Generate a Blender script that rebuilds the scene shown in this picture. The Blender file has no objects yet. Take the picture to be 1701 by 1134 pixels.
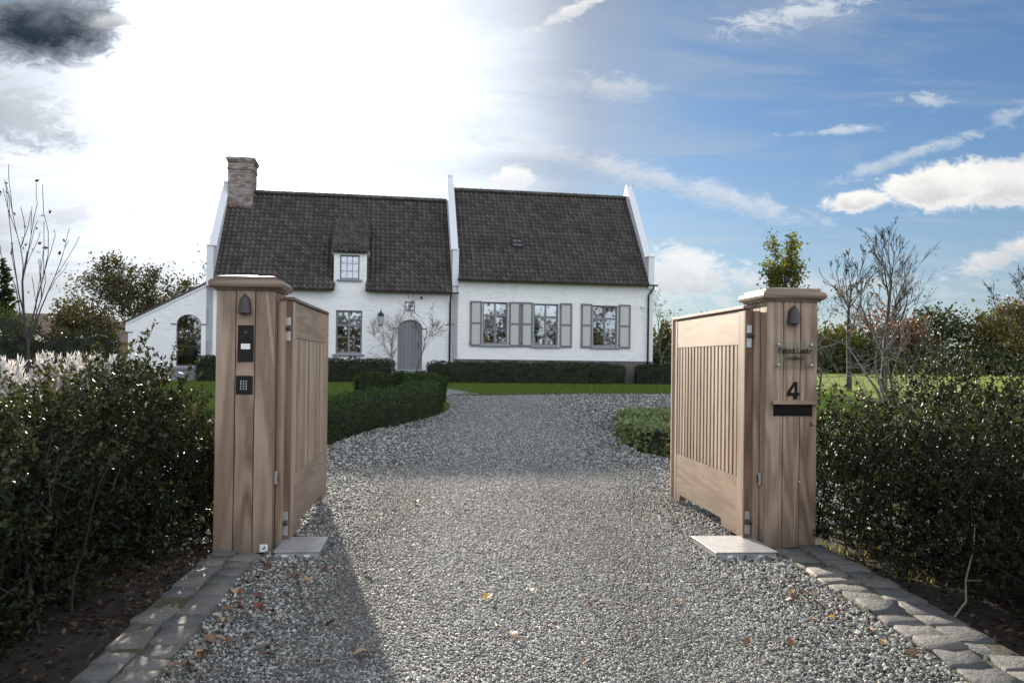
import bpy, bmesh, math, random
import numpy as np
from mathutils import Vector, Matrix
SC = bpy.context.scene
COL = SC.collection
rad = math.radians

# ------------------------------------------------------------------ camera
EYE = 1.3
cam = bpy.data.objects.new('camera', bpy.data.cameras.new('camera'))
COL.objects.link(cam); SC.camera = cam
cam.data.lens = 28.0; cam.data.sensor_width = 36.0; cam.data.sensor_fit = 'HORIZONTAL'
cam.data.shift_y = 0.01258
cam.data.clip_start = 0.05; cam.data.clip_end = 3000
cam.matrix_world = Matrix.Translation((0, 0, EYE)) @ Matrix.Rotation(math.pi/2 + 0.008, 4, 'X') @ Matrix.Rotation(0.013, 4, 'Z')

# ------------------------------------------------------------------ sun, exposure
SUN = Vector((-0.305, 1.0, 0.312)).normalized()
sl = bpy.data.lights.new('sun', 'SUN'); sl.energy = 3.6; sl.angle = rad(0.6); sl.color = (1.0, 0.90, 0.76)
so = bpy.data.objects.new('sun', sl); COL.objects.link(so)
so.rotation_euler = (-SUN).to_track_quat('-Z', 'Y').to_euler()
so.location = (-10, 30, 20)
SC.view_settings.view_transform = 'Standard'; SC.view_settings.look = 'None'
SC.view_settings.gamma = 1.0; SC.view_settings.use_curve_mapping = False
EXPO = 1.58
SC.view_settings.exposure = EXPO
try:
    SC.cycles.max_bounces = 8; SC.cycles.diffuse_bounces = 4; SC.cycles.glossy_bounces = 3
    SC.cycles.transparent_max_bounces = 12; SC.cycles.use_denoising = True
    SC.cycles.sample_clamp_indirect = 6.0; SC.cycles.caustics_reflective = False; SC.cycles.caustics_refractive = False
except Exception: pass

# ------------------------------------------------------------------ node helper
class NG:
    """tiny expression builder on a node tree"""
    def __init__(s, nt): s.nt = nt
    def new(s, t, **kw):
        n = s.nt.nodes.new(t)
        for k, v in kw.items(): setattr(n, k, v)
        return n
    def put(s, sock, v):
        if isinstance(v, bpy.types.NodeSocket): s.nt.links.new(v, sock)
        elif v is not None: sock.default_value = v
    def m(s, op, a, b=None, c=None, clamp=False):
        n = s.new('ShaderNodeMath', operation=op); n.use_clamp = clamp
        s.put(n.inputs[0], a)
        if b is not None: s.put(n.inputs[1], b)
        if c is not None: s.put(n.inputs[2], c)
        return n.outputs[0]
    def v(s, op, a, b=None):
        n = s.new('ShaderNodeVectorMath', operation=op); s.put(n.inputs[0], a)
        if b is not None: s.put(n.inputs[1], b)
        return n.outputs['Value'] if op in ('DOT_PRODUCT', 'LENGTH') else n.outputs['Vector']
    def xyz(s, x, y, z):
        n = s.new('ShaderNodeCombineXYZ')
        for i, q in enumerate((x, y, z)): s.put(n.inputs[i], q)
        return n.outputs[0]
    def sep(s, v):
        n = s.new('ShaderNodeSeparateXYZ'); s.put(n.inputs[0], v); return n.outputs
    def noise(s, vec, scale, detail=4, rough=.5, dist=0, lac=2.0):
        n = s.new('ShaderNodeTexNoise'); s.put(n.inputs['Vector'], vec)
        n.inputs['Scale'].default_value = scale; n.inputs['Detail'].default_value = detail
        n.inputs['Roughness'].default_value = rough; n.inputs['Distortion'].default_value = dist
        n.inputs['Lacunarity'].default_value = lac
        return n.outputs['Fac']
    def ss(s, x, lo, hi):
        n = s.new('ShaderNodeMapRange', interpolation_type='SMOOTHSTEP'); n.clamp = True
        s.put(n.inputs['Value'], x); s.put(n.inputs['From Min'], lo); s.put(n.inputs['From Max'], hi)
        n.inputs['To Min'].default_value = 0; n.inputs['To Max'].default_value = 1
        return n.outputs['Result']
    def mix(s, f, a, b, bt='MIX'):
        n = s.new('ShaderNodeMix', data_type='RGBA', blend_type=bt)
        s.put(n.inputs['Factor'], f); s.put(n.inputs[6], a if isinstance(a, bpy.types.NodeSocket) else c4(a))
        s.put(n.inputs[7], b if isinstance(b, bpy.types.NodeSocket) else c4(b)); return n.outputs[2]
    def ramp(s, f, stops):
        n = s.new('ShaderNodeValToRGB'); s.put(n.inputs[0], f); e = n.color_ramp.elements
        while len(e) < len(stops): e.new(.5)
        for el, (p, c) in zip(e, stops): el.position = p; el.color = c4(c)
        return n.outputs[0]
def c4(c): return (c[0], c[1], c[2], 1.0) if len(c) == 3 else tuple(c)

# ------------------------------------------------------------------ sky
world = bpy.data.worlds.new('World'); SC.world = world; world.use_nodes = True
nt = world.node_tree; nt.nodes.clear(); g = NG(nt)
sky = g.new('ShaderNodeTexSky', sky_type='NISHITA'); sky.sun_disc = False
sky.sun_elevation = math.asin(SUN.z); sky.sun_rotation = math.atan2(SUN.x, SUN.y)
sky.altitude = 50; sky.air_density = 1.0; sky.dust_density = 0.6; sky.ozone_density = 2.2
SKY_STRENGTH = 0.055; KD = 1/2**EXPO      # KD: display value -> scene value
d = g.new('ShaderNodeTexCoord').outputs['Generated']
dn = g.v('NORMALIZE', d); dx, dy, dz = g.sep(dn)
mu = g.v('DOT_PRODUCT', dn, tuple(SUN))
zc = g.m('MAXIMUM', dz, 0.0)
inv = g.m('DIVIDE', 1.0, g.m('ADD', zc, 0.13))
P = g.xyz(g.m('MULTIPLY', dx, inv), g.m('MULTIPLY', dy, inv), 0.0)
# high thin cloud, everywhere, thicker towards the sun's side of the sky
n1 = g.noise(g.v('MULTIPLY', P, (0.55, 0.9, 1)), 1.0, 8, .58, .7)
n2 = g.noise(g.v('ADD', P, (7.3, 2.1, 0)), 0.35, 5, .5, .3)
n3 = g.noise(g.v('MULTIPLY', P, (0.9, 2.6, 1)), 1.3, 7, .6, .9)
clear = g.ss(g.v('DOT_PRODUCT', dn, tuple(Vector((0.52, 0.80, 0.30)).normalized())), .70, .96)
toward = g.m('MAXIMUM', g.m('MINIMUM', g.m('ADD', mu, g.m('ADD', g.m('MULTIPLY', g.m('SUBTRACT', n2, .5), .07), g.m('MULTIPLY', g.m('SUBTRACT', n1, .5), .10))), 1.0), 0.0)
cov = g.m('ADD', g.m('MULTIPLY', n1, .55), g.m('MULTIPLY', n2, .75))
cov = g.m('ADD', cov, g.m('SUBTRACT', .22, g.m('MULTIPLY', clear, .36)))
cov = g.m('ADD', cov, g.m('MULTIPLY', g.m('POWER', toward, 20.0), .12))
thin = g.m('MULTIPLY', g.ss(cov, .60, .92), .96)
low = g.m('POWER', g.m('SUBTRACT', 1.0, zc), 8.0)
thin = g.m('MAXIMUM', thin, g.m('MULTIPLY', low, g.m('ADD', .62, g.m('MULTIPLY', n3, .45))))
hz = g.ss(toward, .925, .997)
veil = g.m('MULTIPLY', g.ss(toward, .85, .985), .95)
thin = g.m('MAXIMUM', thin, veil)
thin = g.m('MAXIMUM', thin, g.m('MULTIPLY', g.ss(g.m('ADD', n3, g.m('MULTIPLY', n2, .6)), .62, 1.0), .5))
# brightness of a cloud by its angle to the sun: glowing in front of the sun, grey beside it, raised on the unseen side opposite it to fill the shade
fw = g.m('ADD', g.m('MULTIPLY', hz, .70), g.m('MULTIPLY', g.m('POWER', toward, 260.0), 2.4))
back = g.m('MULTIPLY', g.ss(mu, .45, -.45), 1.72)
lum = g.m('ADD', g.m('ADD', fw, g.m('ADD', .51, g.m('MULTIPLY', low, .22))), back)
tex = g.m('ADD', .62, g.m('MULTIPLY', n3, .64))
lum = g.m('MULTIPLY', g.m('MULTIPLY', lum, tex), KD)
def grey(l): return g.xyz(g.m('MULTIPLY', l, .94), l, g.m('MULTIPLY', l, 1.10))
skycol = g.mix(1.0, sky.outputs[0], (SKY_STRENGTH*.39, SKY_STRENGTH*.52, SKY_STRENGTH*.65), 'MULTIPLY')
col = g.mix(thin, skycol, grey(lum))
# separate heaps of cloud in front of it
py_ = g.m('MAXIMUM', dy, 0.02)
U = g.m('DIVIDE', dx, py_); V = g.m('DIVIDE', dz, py_)
UV = g.xyz(U, V, 0.0)
wob = g.m('SUBTRACT', g.noise(UV, 11.0, 10, .66, .5), .5)
wob2 = g.m('SUBTRACT', g.noise(g.v('MULTIPLY', UV, (1.0, 2.4, 1)), 30.0, 8, .68, .8), .5)
ahead = g.ss(dy, .05, .25)
def heap(u0, v0, a, b, amp, base_dark, bright, soft=.5, tilt=0.0, wis=0.0, op=1.0, under=(-.6, .9)):
    ulo, uhi = under
    global col
    du = g.m('SUBTRACT', U, u0); dv = g.m('SUBTRACT', V, v0)
    dv = g.m('SUBTRACT', dv, g.m('MULTIPLY', du, tilt))
    r = g.m('SQRT', g.m('ADD', g.m('POWER', g.m('DIVIDE', du, a), 2.0), g.m('POWER', g.m('DIVIDE', dv, b), 2.0)))
    f = g.m('SUBTRACT', 1.0, r)
    f = g.m('ADD', f, g.m('ADD', g.m('MULTIPLY', wob, amp), g.m('MULTIPLY', wob2, amp*.8 + wis*1.4)))
    a_ = g.m('MULTIPLY', g.m('MULTIPLY', g.ss(f, 0.0, soft), ahead), op)
    under = g.ss(g.m('SUBTRACT', g.m('MULTIPLY', g.m('DIVIDE', dv, b), -1.0), g.m('MULTIPLY', wob, 2.5)), ulo, uhi)
    core = g.m('MULTIPLY', under, g.ss(f, .1, .8))
    c = g.mix(core, tuple(x*KD for x in bright), tuple(x*KD for x in base_dark))
    col = g.mix(a_, col, c)
W_ = (1.0, .99, .97)
heap(-.605, .415, .135, .060, 1.0, (.026, .042, .058), (.40, .45, .52), .35, under=(-1.4, .1))
heap(-.70, .455, .10, .02, 1.4, (.12, .2, .3), (.3, .4, .5), .5)
heap(-.50, .42, .05, .012, 1.8, (.4, .42, .45), (.8, .8, .8), .7, 0, .6, .7)
heap(-.36, .452, .10, .022, 1.6, (.42, .43, .46), (.8, .8, .82), .7, 0, .4, .7)
heap(-.44, .33, .10, .030, 2.0, (.62, .64, .67), (.95, .95, .95), .8, -.25, .6, .75)
heap(-.60, .17, .22, .018, 1.8, (.52, .56, .60), (.72, .74, .76), 1.0, .12, .4, .6)
heap(-.66, .10, .16, .020, 1.8, (.50, .54, .58), (.74, .75, .77), 1.0, -.1, .4, .7)
heap(-.64, .30, .12, .06, 1.8, (.30, .38, .46), (.55, .58, .62), .8, -.2, .6, .7)
heap(.62, .232, .13, .034, 1.3, (.42, .46, .50), (.92, .91, .90), .4, .05)
heap(.525, .226, .075, .036, 1.2, (.46, .49, .52), (1.0, .98, .95), .35, .12)
heap(.49, .262, .13, .012, 1.8, (.6, .66, .7), (.75, .8, .83), .9, .35, .6, .6)
heap(.43, .206, .055, .017, 1.2, (.55, .56, .58), (1.0, .98, .95), .4, .1)
heap(.64, .150, .10, .024, 1.5, (.6, .62, .65), (.85, .85, .85), .7, .35, .3)
heap(.37, .445, .11, .02, 2.2, (.6, .68, .75), (.78, .82, .85), .9, .22, .9, .8)
heap(.52, .335, .055, .014, 2.0, (.6, .68, .75), (.75, .8, .84), .9, .1, .9, .7)
heap(.41, .295, .075, .007, 2.0, (.6, .68, .75), (.75, .8, .84), .9, .1, .7, .75)
heap(.62, .315, .045, .02, 2.0, (.6, .68, .75), (.65, .72, .8), 1.0, .3, 1., .5)
heap(-.005, .230, .040, .017, 2.2, (.80, .80, .82), (1.05, 1.04, 1.03), .6, .1, .5, .85)
heap(.075, .445, .06, .014, 1.8, (.7, .72, .74), (1.0, .98, .96), .7, .5, .5, .9)
heap(.18, .23, .30, .020, 1.8, (.62, .66, .7), (.85, .85, .86), 1.0, -.25, .6, .6)
heap(.12, .345, .12, .02, 1.8, (.62, .66, .7), (.80, .82, .85), 1.0, -.05, .6, .55)
heap(.22, .11, .09, .045, 1.8, (.55, .58, .62), (.95, .95, .95), .7, 0, .4, .9)
heap(.37, .10, .25, .02, 1.5, (.6, .64, .68), (.8, .82, .84), 1.0, 0, .5, .6)
below = g.ss(dz, -.02, .0)
col = g.mix(below, (.06, .065, .06), col)
bg = g.new('ShaderNodeBackground'); g.put(bg.inputs['Color'], col); bg.inputs['Strength'].default_value = 1.0
ow = g.new('ShaderNodeOutputWorld'); nt.links.new(bg.outputs[0], ow.inputs[0])
try: world.cycles.sampling_method = 'MANUAL'; world.cycles.sample_map_resolution = 1024
except Exception: pass

# ------------------------------------------------------------------ materials
def mat(name, fn=None, color=(.5,.5,.5), rough=.6, metal=0.0, spec=.5):
    m = bpy.data.materials.new(name); m.use_nodes = True
    b = m.node_tree.nodes['Principled BSDF']
    b.inputs['Base Color'].default_value = c4(color); b.inputs['Roughness'].default_value = rough
    b.inputs['Metallic'].default_value = metal; b.inputs['Specular IOR Level'].default_value = spec
    if fn: fn(NG(m.node_tree), b)
    return m
def bump(g, b, h, strength=.3, dist=.01):
    n = g.new('ShaderNodeBump'); n.inputs['Strength'].default_value = strength; n.inputs['Distance'].default_value = dist
    g.put(n.inputs['Height'], h); g.put(b.inputs['Normal'], n.outputs[0])
def objc(g): return g.new('ShaderNodeTexCoord').outputs['Object']
def geo(g): return g.new('ShaderNodeNewGeometry').outputs['Position']
def orand(g): return g.new('ShaderNodeObjectInfo').outputs['Random']
def attr(g, n, t='GEOMETRY'):
    a = g.new('ShaderNodeAttribute', attribute_name=n, attribute_type=t); return a.outputs['Fac']

def f_wood(axis, tint=(.97, .915, .855), dark=1.0, ringw=.42):
    def f(g, b):
        p = objc(g); r = orand(g)
        off = g.v('MULTIPLY', g.xyz(r, r, r), (37., 53., 71.))
        st = {'z': (1, 1, .10), 'x': (.10, 1, 1), 'y': (1, .10, 1)}[axis]
        q = g.v('ADD', g.v('MULTIPLY', p, st), off)
        w = g.noise(q, 4.0, 2, .5, .6)
        rings = g.m('MULTIPLY', g.m('ADD', g.m('SINE', g.m('MULTIPLY', w, 46.0)), 1.0), .5)
        st2 = {'z': (1, 1, .025), 'x': (.025, 1, 1), 'y': (1, .025, 1)}[axis]
        fine = g.noise(g.v('ADD', g.v('MULTIPLY', p, st2), off), 170.0, 3, .6)
        big = g.noise(g.v('ADD', p, off), 3.0, 3, .5); blot = g.noise(g.v('ADD', g.v('MULTIPLY', p, {'z': (1, 1, .3), 'x': (.3, 1, 1), 'y': (1, .3, 1)}[axis]), off), 14.0, 5, .65)
        t = g.m('ADD', g.m('ADD', g.m('MULTIPLY', rings, ringw), g.m('MULTIPLY', fine, .42)), g.m('MULTIPLY', g.m('SUBTRACT', r, .5), .40))
        t = g.m('ADD', t, g.m('ADD', g.m('MULTIPLY', big, .12), g.m('MULTIPLY', g.m('SUBTRACT', blot, .35), .36)))
        def k(*c): return tuple(ci*ti*dark for ci, ti in zip(c, tint))
        c = g.ramp(t, [(.12, k(.150, .100, .067)), (.42, k(.265, .195, .145)), (.66, k(.345, .265, .203)), (.92, k(.43, .345, .272))])
        # rain and dirt marks low on the boards
        z = g.sep(geo(g))[2]
        dirt = g.m('MULTIPLY', g.ss(g.m('ADD', z, g.m('MULTIPLY', big, -.45)), .10, -.22), .5)
        c = g.mix(dirt, c, (.13, .105, .085))
        g.put(b.inputs['Base Color'], c); b.inputs['Roughness'].default_value = .55
        bump(g, b, g.m('ADD', fine, g.m('MULTIPLY', rings, .4)), .25, .002)
    return f
M = {}
M['wood_z'] = mat('oiled wood upright', f_wood('z'))
M['wood_x'] = mat('oiled wood level', f_wood('x'))
M['wood_y'] = mat('oiled wood long', f_wood('y'))
M['wood_cap'] = mat('weathered wood cap', f_wood('x', (.95, .9, .88), .72))
M['wood_dark'] = mat('dark end wood', f_wood('z', (1.0, .78, .68), .50))
M['gate_z'] = mat('gate wood toned as lit upright', f_wood('z', (.99, 1.0, .98), 1.50, .16))  # pillar wood lightened: light on the drive-facing sides put into the colour
M['gate_x'] = mat('gate wood toned as lit level', f_wood('x', (.99, 1.0, .98), 1.50, .14))
M['groove'] = mat('dark joint', color=(.03, .02, .015), rough=.9)

def f_white(g, b):
    p = objc(g); s = g.sep(p)
    q = g.xyz(s[0], s[2], 0.0)
    bt = g.new('ShaderNodeTexBrick'); g.put(bt.inputs['Vector'], g.v('ADD', q, g.v('MULTIPLY', g.xyz(g.noise(q, 3.0, 2), g.noise(g.v('ADD', q, (9., 4., 0)), 3.0, 2), 0.0), (.03, .02, 0))))
    bt.inputs['Scale'].default_value = 1.0; bt.inputs['Brick Width'].default_value = .23; bt.inputs['Row Height'].default_value = .068
    bt.inputs['Mortar Size'].default_value = .007; bt.inputs['Mortar Smooth'].default_value = .6
    bt.inputs['Color1'].default_value = (1, 1, 1, 1); bt.inputs['Color2'].default_value = (.45, .45, .45, 1); bt.inputs['Mortar'].default_value = (.12, .12, .12, 1)
    nb = g.noise(q, 1.1, 5, .6); nf = g.noise(q, 22.0, 4, .6)
    wear = g.ss(g.m('ADD', g.m('MULTIPLY', g.noise(g.v('MULTIPLY', q, (.35, 1.6, 1)), 5.0, 5, .65), 1.0), g.m('MULTIPLY', nb, .35)), .70, .84)
    c = g.mix(nb, (.70, .70, .71), (.80, .80, .79))
    c = g.mix(g.m('MULTIPLY', wear, .36), c, (.46, .45, .45))
    c = g.mix(g.m('MULTIPLY', g.m('SUBTRACT', 1.0, bt.outputs['Fac']), 0.0), c, c)
    c = g.mix(g.m('MULTIPLY', bt.outputs['Fac'], .30), c, (.42, .42, .44))
    drip = g.m('MULTIPLY', g.ss(g.noise(g.v('MULTIPLY', q, (3.0, .22, 1)), 1.6, 5, .65), .52, .74), .22)
    c = g.mix(drip, c, (.50, .49, .47))
    # green-grey splash at the foot
    sp = g.m('MULTIPLY', g.ss(g.m('ADD', s[2], g.m('MULTIPLY', nb, -.5)), .55, -.1), .4)
    c = g.mix(sp, c, (.42, .42, .38))
    g.put(b.inputs['Base Color'], c); b.inputs['Roughness'].default_value = .75
    sp_ = g.new('ShaderNodeSeparateColor'); g.put(sp_.inputs[0], bt.outputs['Color'])
    bump(g, b, g.m('ADD', sp_.outputs[0], g.m('MULTIPLY', nf, .7)), .55, .015)
M['white'] = mat('whitewashed brick', f_white)
M['coping'] = mat('white coping', color=(.60, .61, .63), rough=.7)
def f_plinth(g, b):
    p = objc(g); s = g.sep(p); q = g.xyz(s[0], s[2], 0.0)
    bt = g.new('ShaderNodeTexBrick'); g.put(bt.inputs['Vector'], q)
    bt.inputs['Scale'].default_value = 1.0; bt.inputs['Brick Width'].default_value = .23; bt.inputs['Row Height'].default_value = .068
    bt.inputs['Mortar Size'].default_value = .008
    bt.inputs['Color1'].default_value = (.085, .080, .088, 1); bt.inputs['Color2'].default_value = (.125, .115, .120, 1); bt.inputs['Mortar'].default_value = (.06, .057, .06, 1)
    c = g.mix(g.noise(q, 2.0, 4), bt.outputs['Color'], (.10, .085, .075), 'MIX')
    g.put(b.inputs['Base Color'], c); b.inputs['Roughness'].default_value = .8
    bump(g, b, bt.outputs['Fac'], -.5, .01)
M['plinth'] = mat('grey brick plinth', f_plinth)
def f_tile(g, b):
    r = g.m('FRACT', g.m('ADD', attr(g, 'rnd'), orand(g)))
    p = objc(g)
    c = g.ramp(r, [(0, (.030, .026, .026)), (.45, (.050, .043, .042)), (.8, (.068, .057, .054)), (1, (.090, .071, .064))])
    moss = g.ss(g.noise(geo(g), 1.4, 6, .65), .50, .68)
    c = g.mix(g.m('MULTIPLY', moss, .55), c, (.075, .072, .052))
    lich = g.ss(g.noise(geo(g), 9.0, 5, .6), .62, .72)
    c = g.mix(g.m('MULTIPLY', lich, .5), c, (.17, .165, .15))
    g.put(b.inputs['Base Color'], c); b.inputs['Roughness'].default_value = .62; b.inputs['Specular IOR Level'].default_value = .35
M['tile'] = mat('aged clay pantile', f_tile)
M['roofbase'] = mat('roof underlay', color=(.025, .022, .02), rough=.9)
def f_brick(g, b):
    r = attr(g, 'rnd')
    c = g.ramp(r, [(0, (.13, .085, .075)), (.35, (.20, .13, .11)), (.6, (.25, .205, .19)), (.8, (.32, .28, .26)), (1, (.17, .14, .135))])
    c = g.mix(g.m('MULTIPLY', g.ss(g.noise(geo(g), 3.0, 5, .6), .45, .7), .5), c, (.36, .34, .33))
    g.put(b.inputs['Base Color'], c); b.inputs['Roughness'].default_value = .85
M['brick'] = mat('old red and grey brick', f_brick)
M['mortar'] = mat('mortar', color=(.22, .20, .19), rough=.9)
M['frame'] = mat('grey window paint', color=(.165, .160, .180), rough=.45)
M['shframe'] = mat('shutter frame paint', color=(.130, .128, .135), rough=.5)
M['shpanel'] = mat('shutter panel paint', color=(.42, .42, .40), rough=.55)
def f_door(g, b):
    n = g.noise(g.v('MULTIPLY', objc(g), (1, 1, .08)), 30.0, 4, .6)
    r = orand(g)
    c = g.mix(g.m('ADD', g.m('MULTIPLY', n, .6), g.m('MULTIPLY', r, .4)), (.135, .14, .155), (.20, .205, .215))
    g.put(b.inputs['Base Color'], c); b.inputs['Roughness'].default_value = .6; bump(g, b, n, .2, .004)
M['door'] = mat('grey door paint', f_door)
M['sill'] = mat('blue stone', color=(.20, .21, .235), rough=.6)
M['black'] = mat('black metal', color=(.018, .017, .017), rough=.45)
M['bronze'] = mat('dark bronze', color=(.050, .044, .046), rough=.5, metal=.2)
M['panelblack'] = mat('dark anodised plate', color=(.016, .012, .011), rough=.5, spec=.2)
M['slot'] = mat('letter slot black', color=(.007, .006, .007), rough=.6, spec=.15)
M['steel'] = mat('brushed steel', lambda g, b: (g.put(b.inputs['Roughness'], g.m('ADD', .30, g.m('MULTIPLY', g.noise(g.v('MULTIPLY', objc(g), (1, 30, 1)), 20.0, 3), .25)))), color=(.55, .55, .56), metal=.85)
def f_plate(g, b):
    n = g.noise(objc(g), 14.0, 5, .65); n2 = g.noise(objc(g), 90.0, 3, .6)
    c = g.mix(g.ss(n, .35, .7), (.46, .46, .455), (.34, .33, .32)); c = g.mix(g.m('MULTIPLY', n2, .3), c, (.25, .24, .22))
    g.put(b.inputs['Base Color'], c); b.inputs['Metallic'].default_value = .35; b.inputs['Roughness'].default_value = .45
M['plate'] = mat('galvanised cover plate', f_plate)
M['paper'] = mat('white label', color=(.78, .78, .78), rough=.5)
M['ink'] = mat('dark print', color=(.010, .009, .009), rough=.6, spec=.15)
M['copper'] = mat('brown patinated copper', color=(.055, .040, .036), rough=.45, metal=.4)
M['whiteplastic'] = mat('white plastic', color=(.78, .78, .78), rough=.4)
M['room'] = mat('room plaster', color=(.32, .30, .27), rough=.9)
M['blind'] = mat('white blind', color=(.82, .83, .84), rough=.8)
M['innerwood'] = mat('brown inner wood', color=(.13, .085, .05), rough=.6)
def f_glass(g, b):
    nt = g.nt; out = nt.nodes['Material Output']
    gl = g.new('ShaderNodeBsdfGlossy'); gl.inputs['Roughness'].default_value = .02; gl.inputs['Color'].default_value = (.92, .95, 1, 1)
    tr = g.new('ShaderNodeBsdfTransparent'); tr.inputs['Color'].default_value = (.80, .84, .83, 1)
    fr = g.new('ShaderNodeFresnel'); fr.inputs['IOR'].default_value = 1.5
    n = g.noise(objc(g), 1.3, 2, .5); bn = g.new('ShaderNodeBump'); bn.inputs['Strength'].default_value = .03; g.put(bn.inputs['Height'], n)
    g.put(gl.inputs['Normal'], bn.outputs[0])
    ms = g.new('ShaderNodeMixShader'); g.put(ms.inputs[0], g.m('MULTIPLY_ADD', fr.outputs[0], 2.4, .10, clamp=True))
    nt.links.new(tr.outputs[0], ms.inputs[1]); nt.links.new(gl.outputs[0], ms.inputs[2]); nt.links.new(ms.outputs[0], out.inputs[0])
M['glass'] = mat('window glass', f_glass)
def f_acr(g, b):
    nt = g.nt; out = nt.nodes['Material Output']
    gl = g.new('ShaderNodeBsdfGlossy'); gl.inputs['Roughness'].default_value = .08
    tr = g.new('ShaderNodeBsdfTransparent'); tr.inputs['Color'].default_value = (.93, .94, .93, 1)
    ms = g.new('ShaderNodeMixShader'); ms.inputs[0].default_value = .045
    nt.links.new(tr.outputs[0], ms.inputs[1]); nt.links.new(gl.outputs[0], ms.inputs[2]); nt.links.new(ms.outputs[0], out.inputs[0])
M['acrylic'] = mat('clear acrylic', f_acr)

def f_leaf(c0, c1, c2, rough=.38, trans=.0, spec=.5, gl=1.0):
    def f(g, b):
        r = attr(g, 'rnd')
        c = g.ramp(r, [(0, c0), (.55, c1), (1, c2)])
        g.put(b.inputs['Base Color'], c); b.inputs['Roughness'].default_value = rough; b.inputs['Specular IOR Level'].default_value = spec
        if trans:
            tt = (1.05, 1.0, .95) if c1[2] > .3 else (1.35, 1.35, .7); nt = g.nt; out = nt.nodes['Material Output']
            t = g.new('ShaderNodeBsdfTranslucent'); g.put(t.inputs[0], g.mix(1.0, c, tt, 'MULTIPLY'))
            ms = g.new('ShaderNodeMixShader'); ms.inputs[0].default_value = trans
            nt.links.new(b.outputs[0], ms.inputs[1]); nt.links.new(t.outputs[0], ms.inputs[2]); nt.links.new(ms.outputs[0], out.inputs[0])
    return f
M['holly'] = mat('glossy holly leaf', f_leaf((.008, .013, .005), (.020, .027, .010), (.078, .076, .028), .52, .22, .28))
M['box'] = mat('clipped box leaf', f_leaf((.024, .044, .013), (.046, .074, .021), (.105, .140, .036), .55, .15, .15))
M['yew'] = mat('dark hedge leaf', f_leaf((.016, .026, .010), (.029, .042, .015), (.055, .064, .022), .55, .10, .15))
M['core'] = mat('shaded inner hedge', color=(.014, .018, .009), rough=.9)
M['juniper'] = mat('grey green ground cover', f_leaf((.11, .15, .06), (.21, .26, .11), (.34, .38, .20), .5, .2, .35))
M['olive_leaf'] = mat('olive brown autumn leaf', f_leaf((.030, .032, .014), (.060, .056, .022), (.11, .075, .035), .55, .3, .3))
M['yellow_leaf'] = mat('yellow green autumn leaf', f_leaf((.07, .085, .020), (.13, .13, .03), (.22, .19, .04), .55, .4, .3))
M['golden_leaf'] = mat('golden olive autumn leaf', f_leaf((.055, .060, .018), (.10, .088, .022), (.16, .12, .030), .55, .25, .3))
M['rust_leaf'] = mat('rust red autumn leaf', f_leaf((.07, .035, .020), (.13, .058, .032), (.20, .095, .055), .55, .25, .3))
M['green_leaf'] = mat('dark green tree leaf', f_leaf((.020, .032, .014), (.036, .050, .020), (.06, .072, .028), .55, .2, .3))
M['plume'] = mat('silver grass plume', f_leaf((.50, .48, .47), (.64, .62, .62), (.78, .77, .77), .8, .30, .05))
M['blade'] = mat('grass blade', f_leaf((.060, .100, .013), (.098, .158, .019), (.17, .22, .042), .6, .35, .08))
M['strawblade'] = mat('yellowing grass blade', f_leaf((.11, .12, .03), (.20, .20, .05), (.28, .25, .09), .6, .35, .3))
M['litter'] = mat('dead leaf litter', f_leaf((.014, .009, .006), (.040, .023, .014), (.13, .082, .05), .65, .05, .3))
M['leaf_brown'] = mat('brown fallen leaf', color=(.17, .088, .045), rough=.6)
M['leaf_tan'] = mat('tan fallen leaf', color=(.34, .22, .12), rough=.6)
M['leaf_yellow'] = mat('yellow fallen leaf', color=(.60, .34, .03), rough=.55)
M['leaf_red'] = mat('red brown fallen leaf', color=(.13, .045, .028), rough=.6)
def f_bark(c0, c1):
    def f(g, b):
        n = g.noise(g.v('MULTIPLY', geo(g), (1, 1, .35)), 14.0, 5, .65)
        g.put(b.inputs['Base Color'], g.mix(n, c0, c1)); b.inputs['Roughness'].default_value = .9; bump(g, b, n, .5, .02)
    return f
M['bark'] = mat('brown bark', f_bark((.035, .028, .022), (.10, .082, .066)))
M['bark_pale'] = mat('grey bark', f_bark((.14, .12, .10), (.30, .27, .23)))
M['bark_dark'] = mat('dark bark', f_bark((.020, .016, .016), (.055, .045, .042)))
def f_stone(g, b):
    r = orand(g); p = geo(g)
    n = g.noise(p, 7.0, 6, .65); n2 = g.noise(p, 60.0, 5, .7)
    c = g.ramp(g.m('ADD', g.m('MULTIPLY', r, .55), g.m('MULTIPLY', n, .5)), [(.15, (.085, .090, .100)), (.45, (.14, .14, .138)), (.7, (.20, .188, .170)), (1, (.27, .245, .212))])
    c = g.mix(g.m('MULTIPLY', n2, .45), c, (.10, .10, .10))
    c = g.mix(g.m('MULTIPLY', g.ss(g.noise(p, 4.0, 4, .6), .55, .72), .45), c, (.12, .125, .06))
    g.put(b.inputs['Base Color'], c); b.inputs['Roughness'].default_value = .72; bump(g, b, g.m('ADD', n2, g.m('MULTIPLY', g.noise(p, 22.0, 4, .6), 1.6)), 1.0, .016)
M['stone'] = mat('worn cobble', f_stone)
def f_moss(g, b):
    n = g.noise(geo(g), 35.0, 6, .7)
    c = g.ramp(n, [(.3, (.030, .026, .018)), (.48, (.062, .056, .034)), (.60, (.090, .088, .042)), (.72, (.13, .118, .085)), (.85, (.17, .155, .125))])
    g.put(b.inputs['Base Color'], c); b.inputs['Roughness'].default_value = .95; bump(g, b, n, 1.0, .012)
M['moss'] = mat('mossy joint mortar', f_moss)
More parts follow.
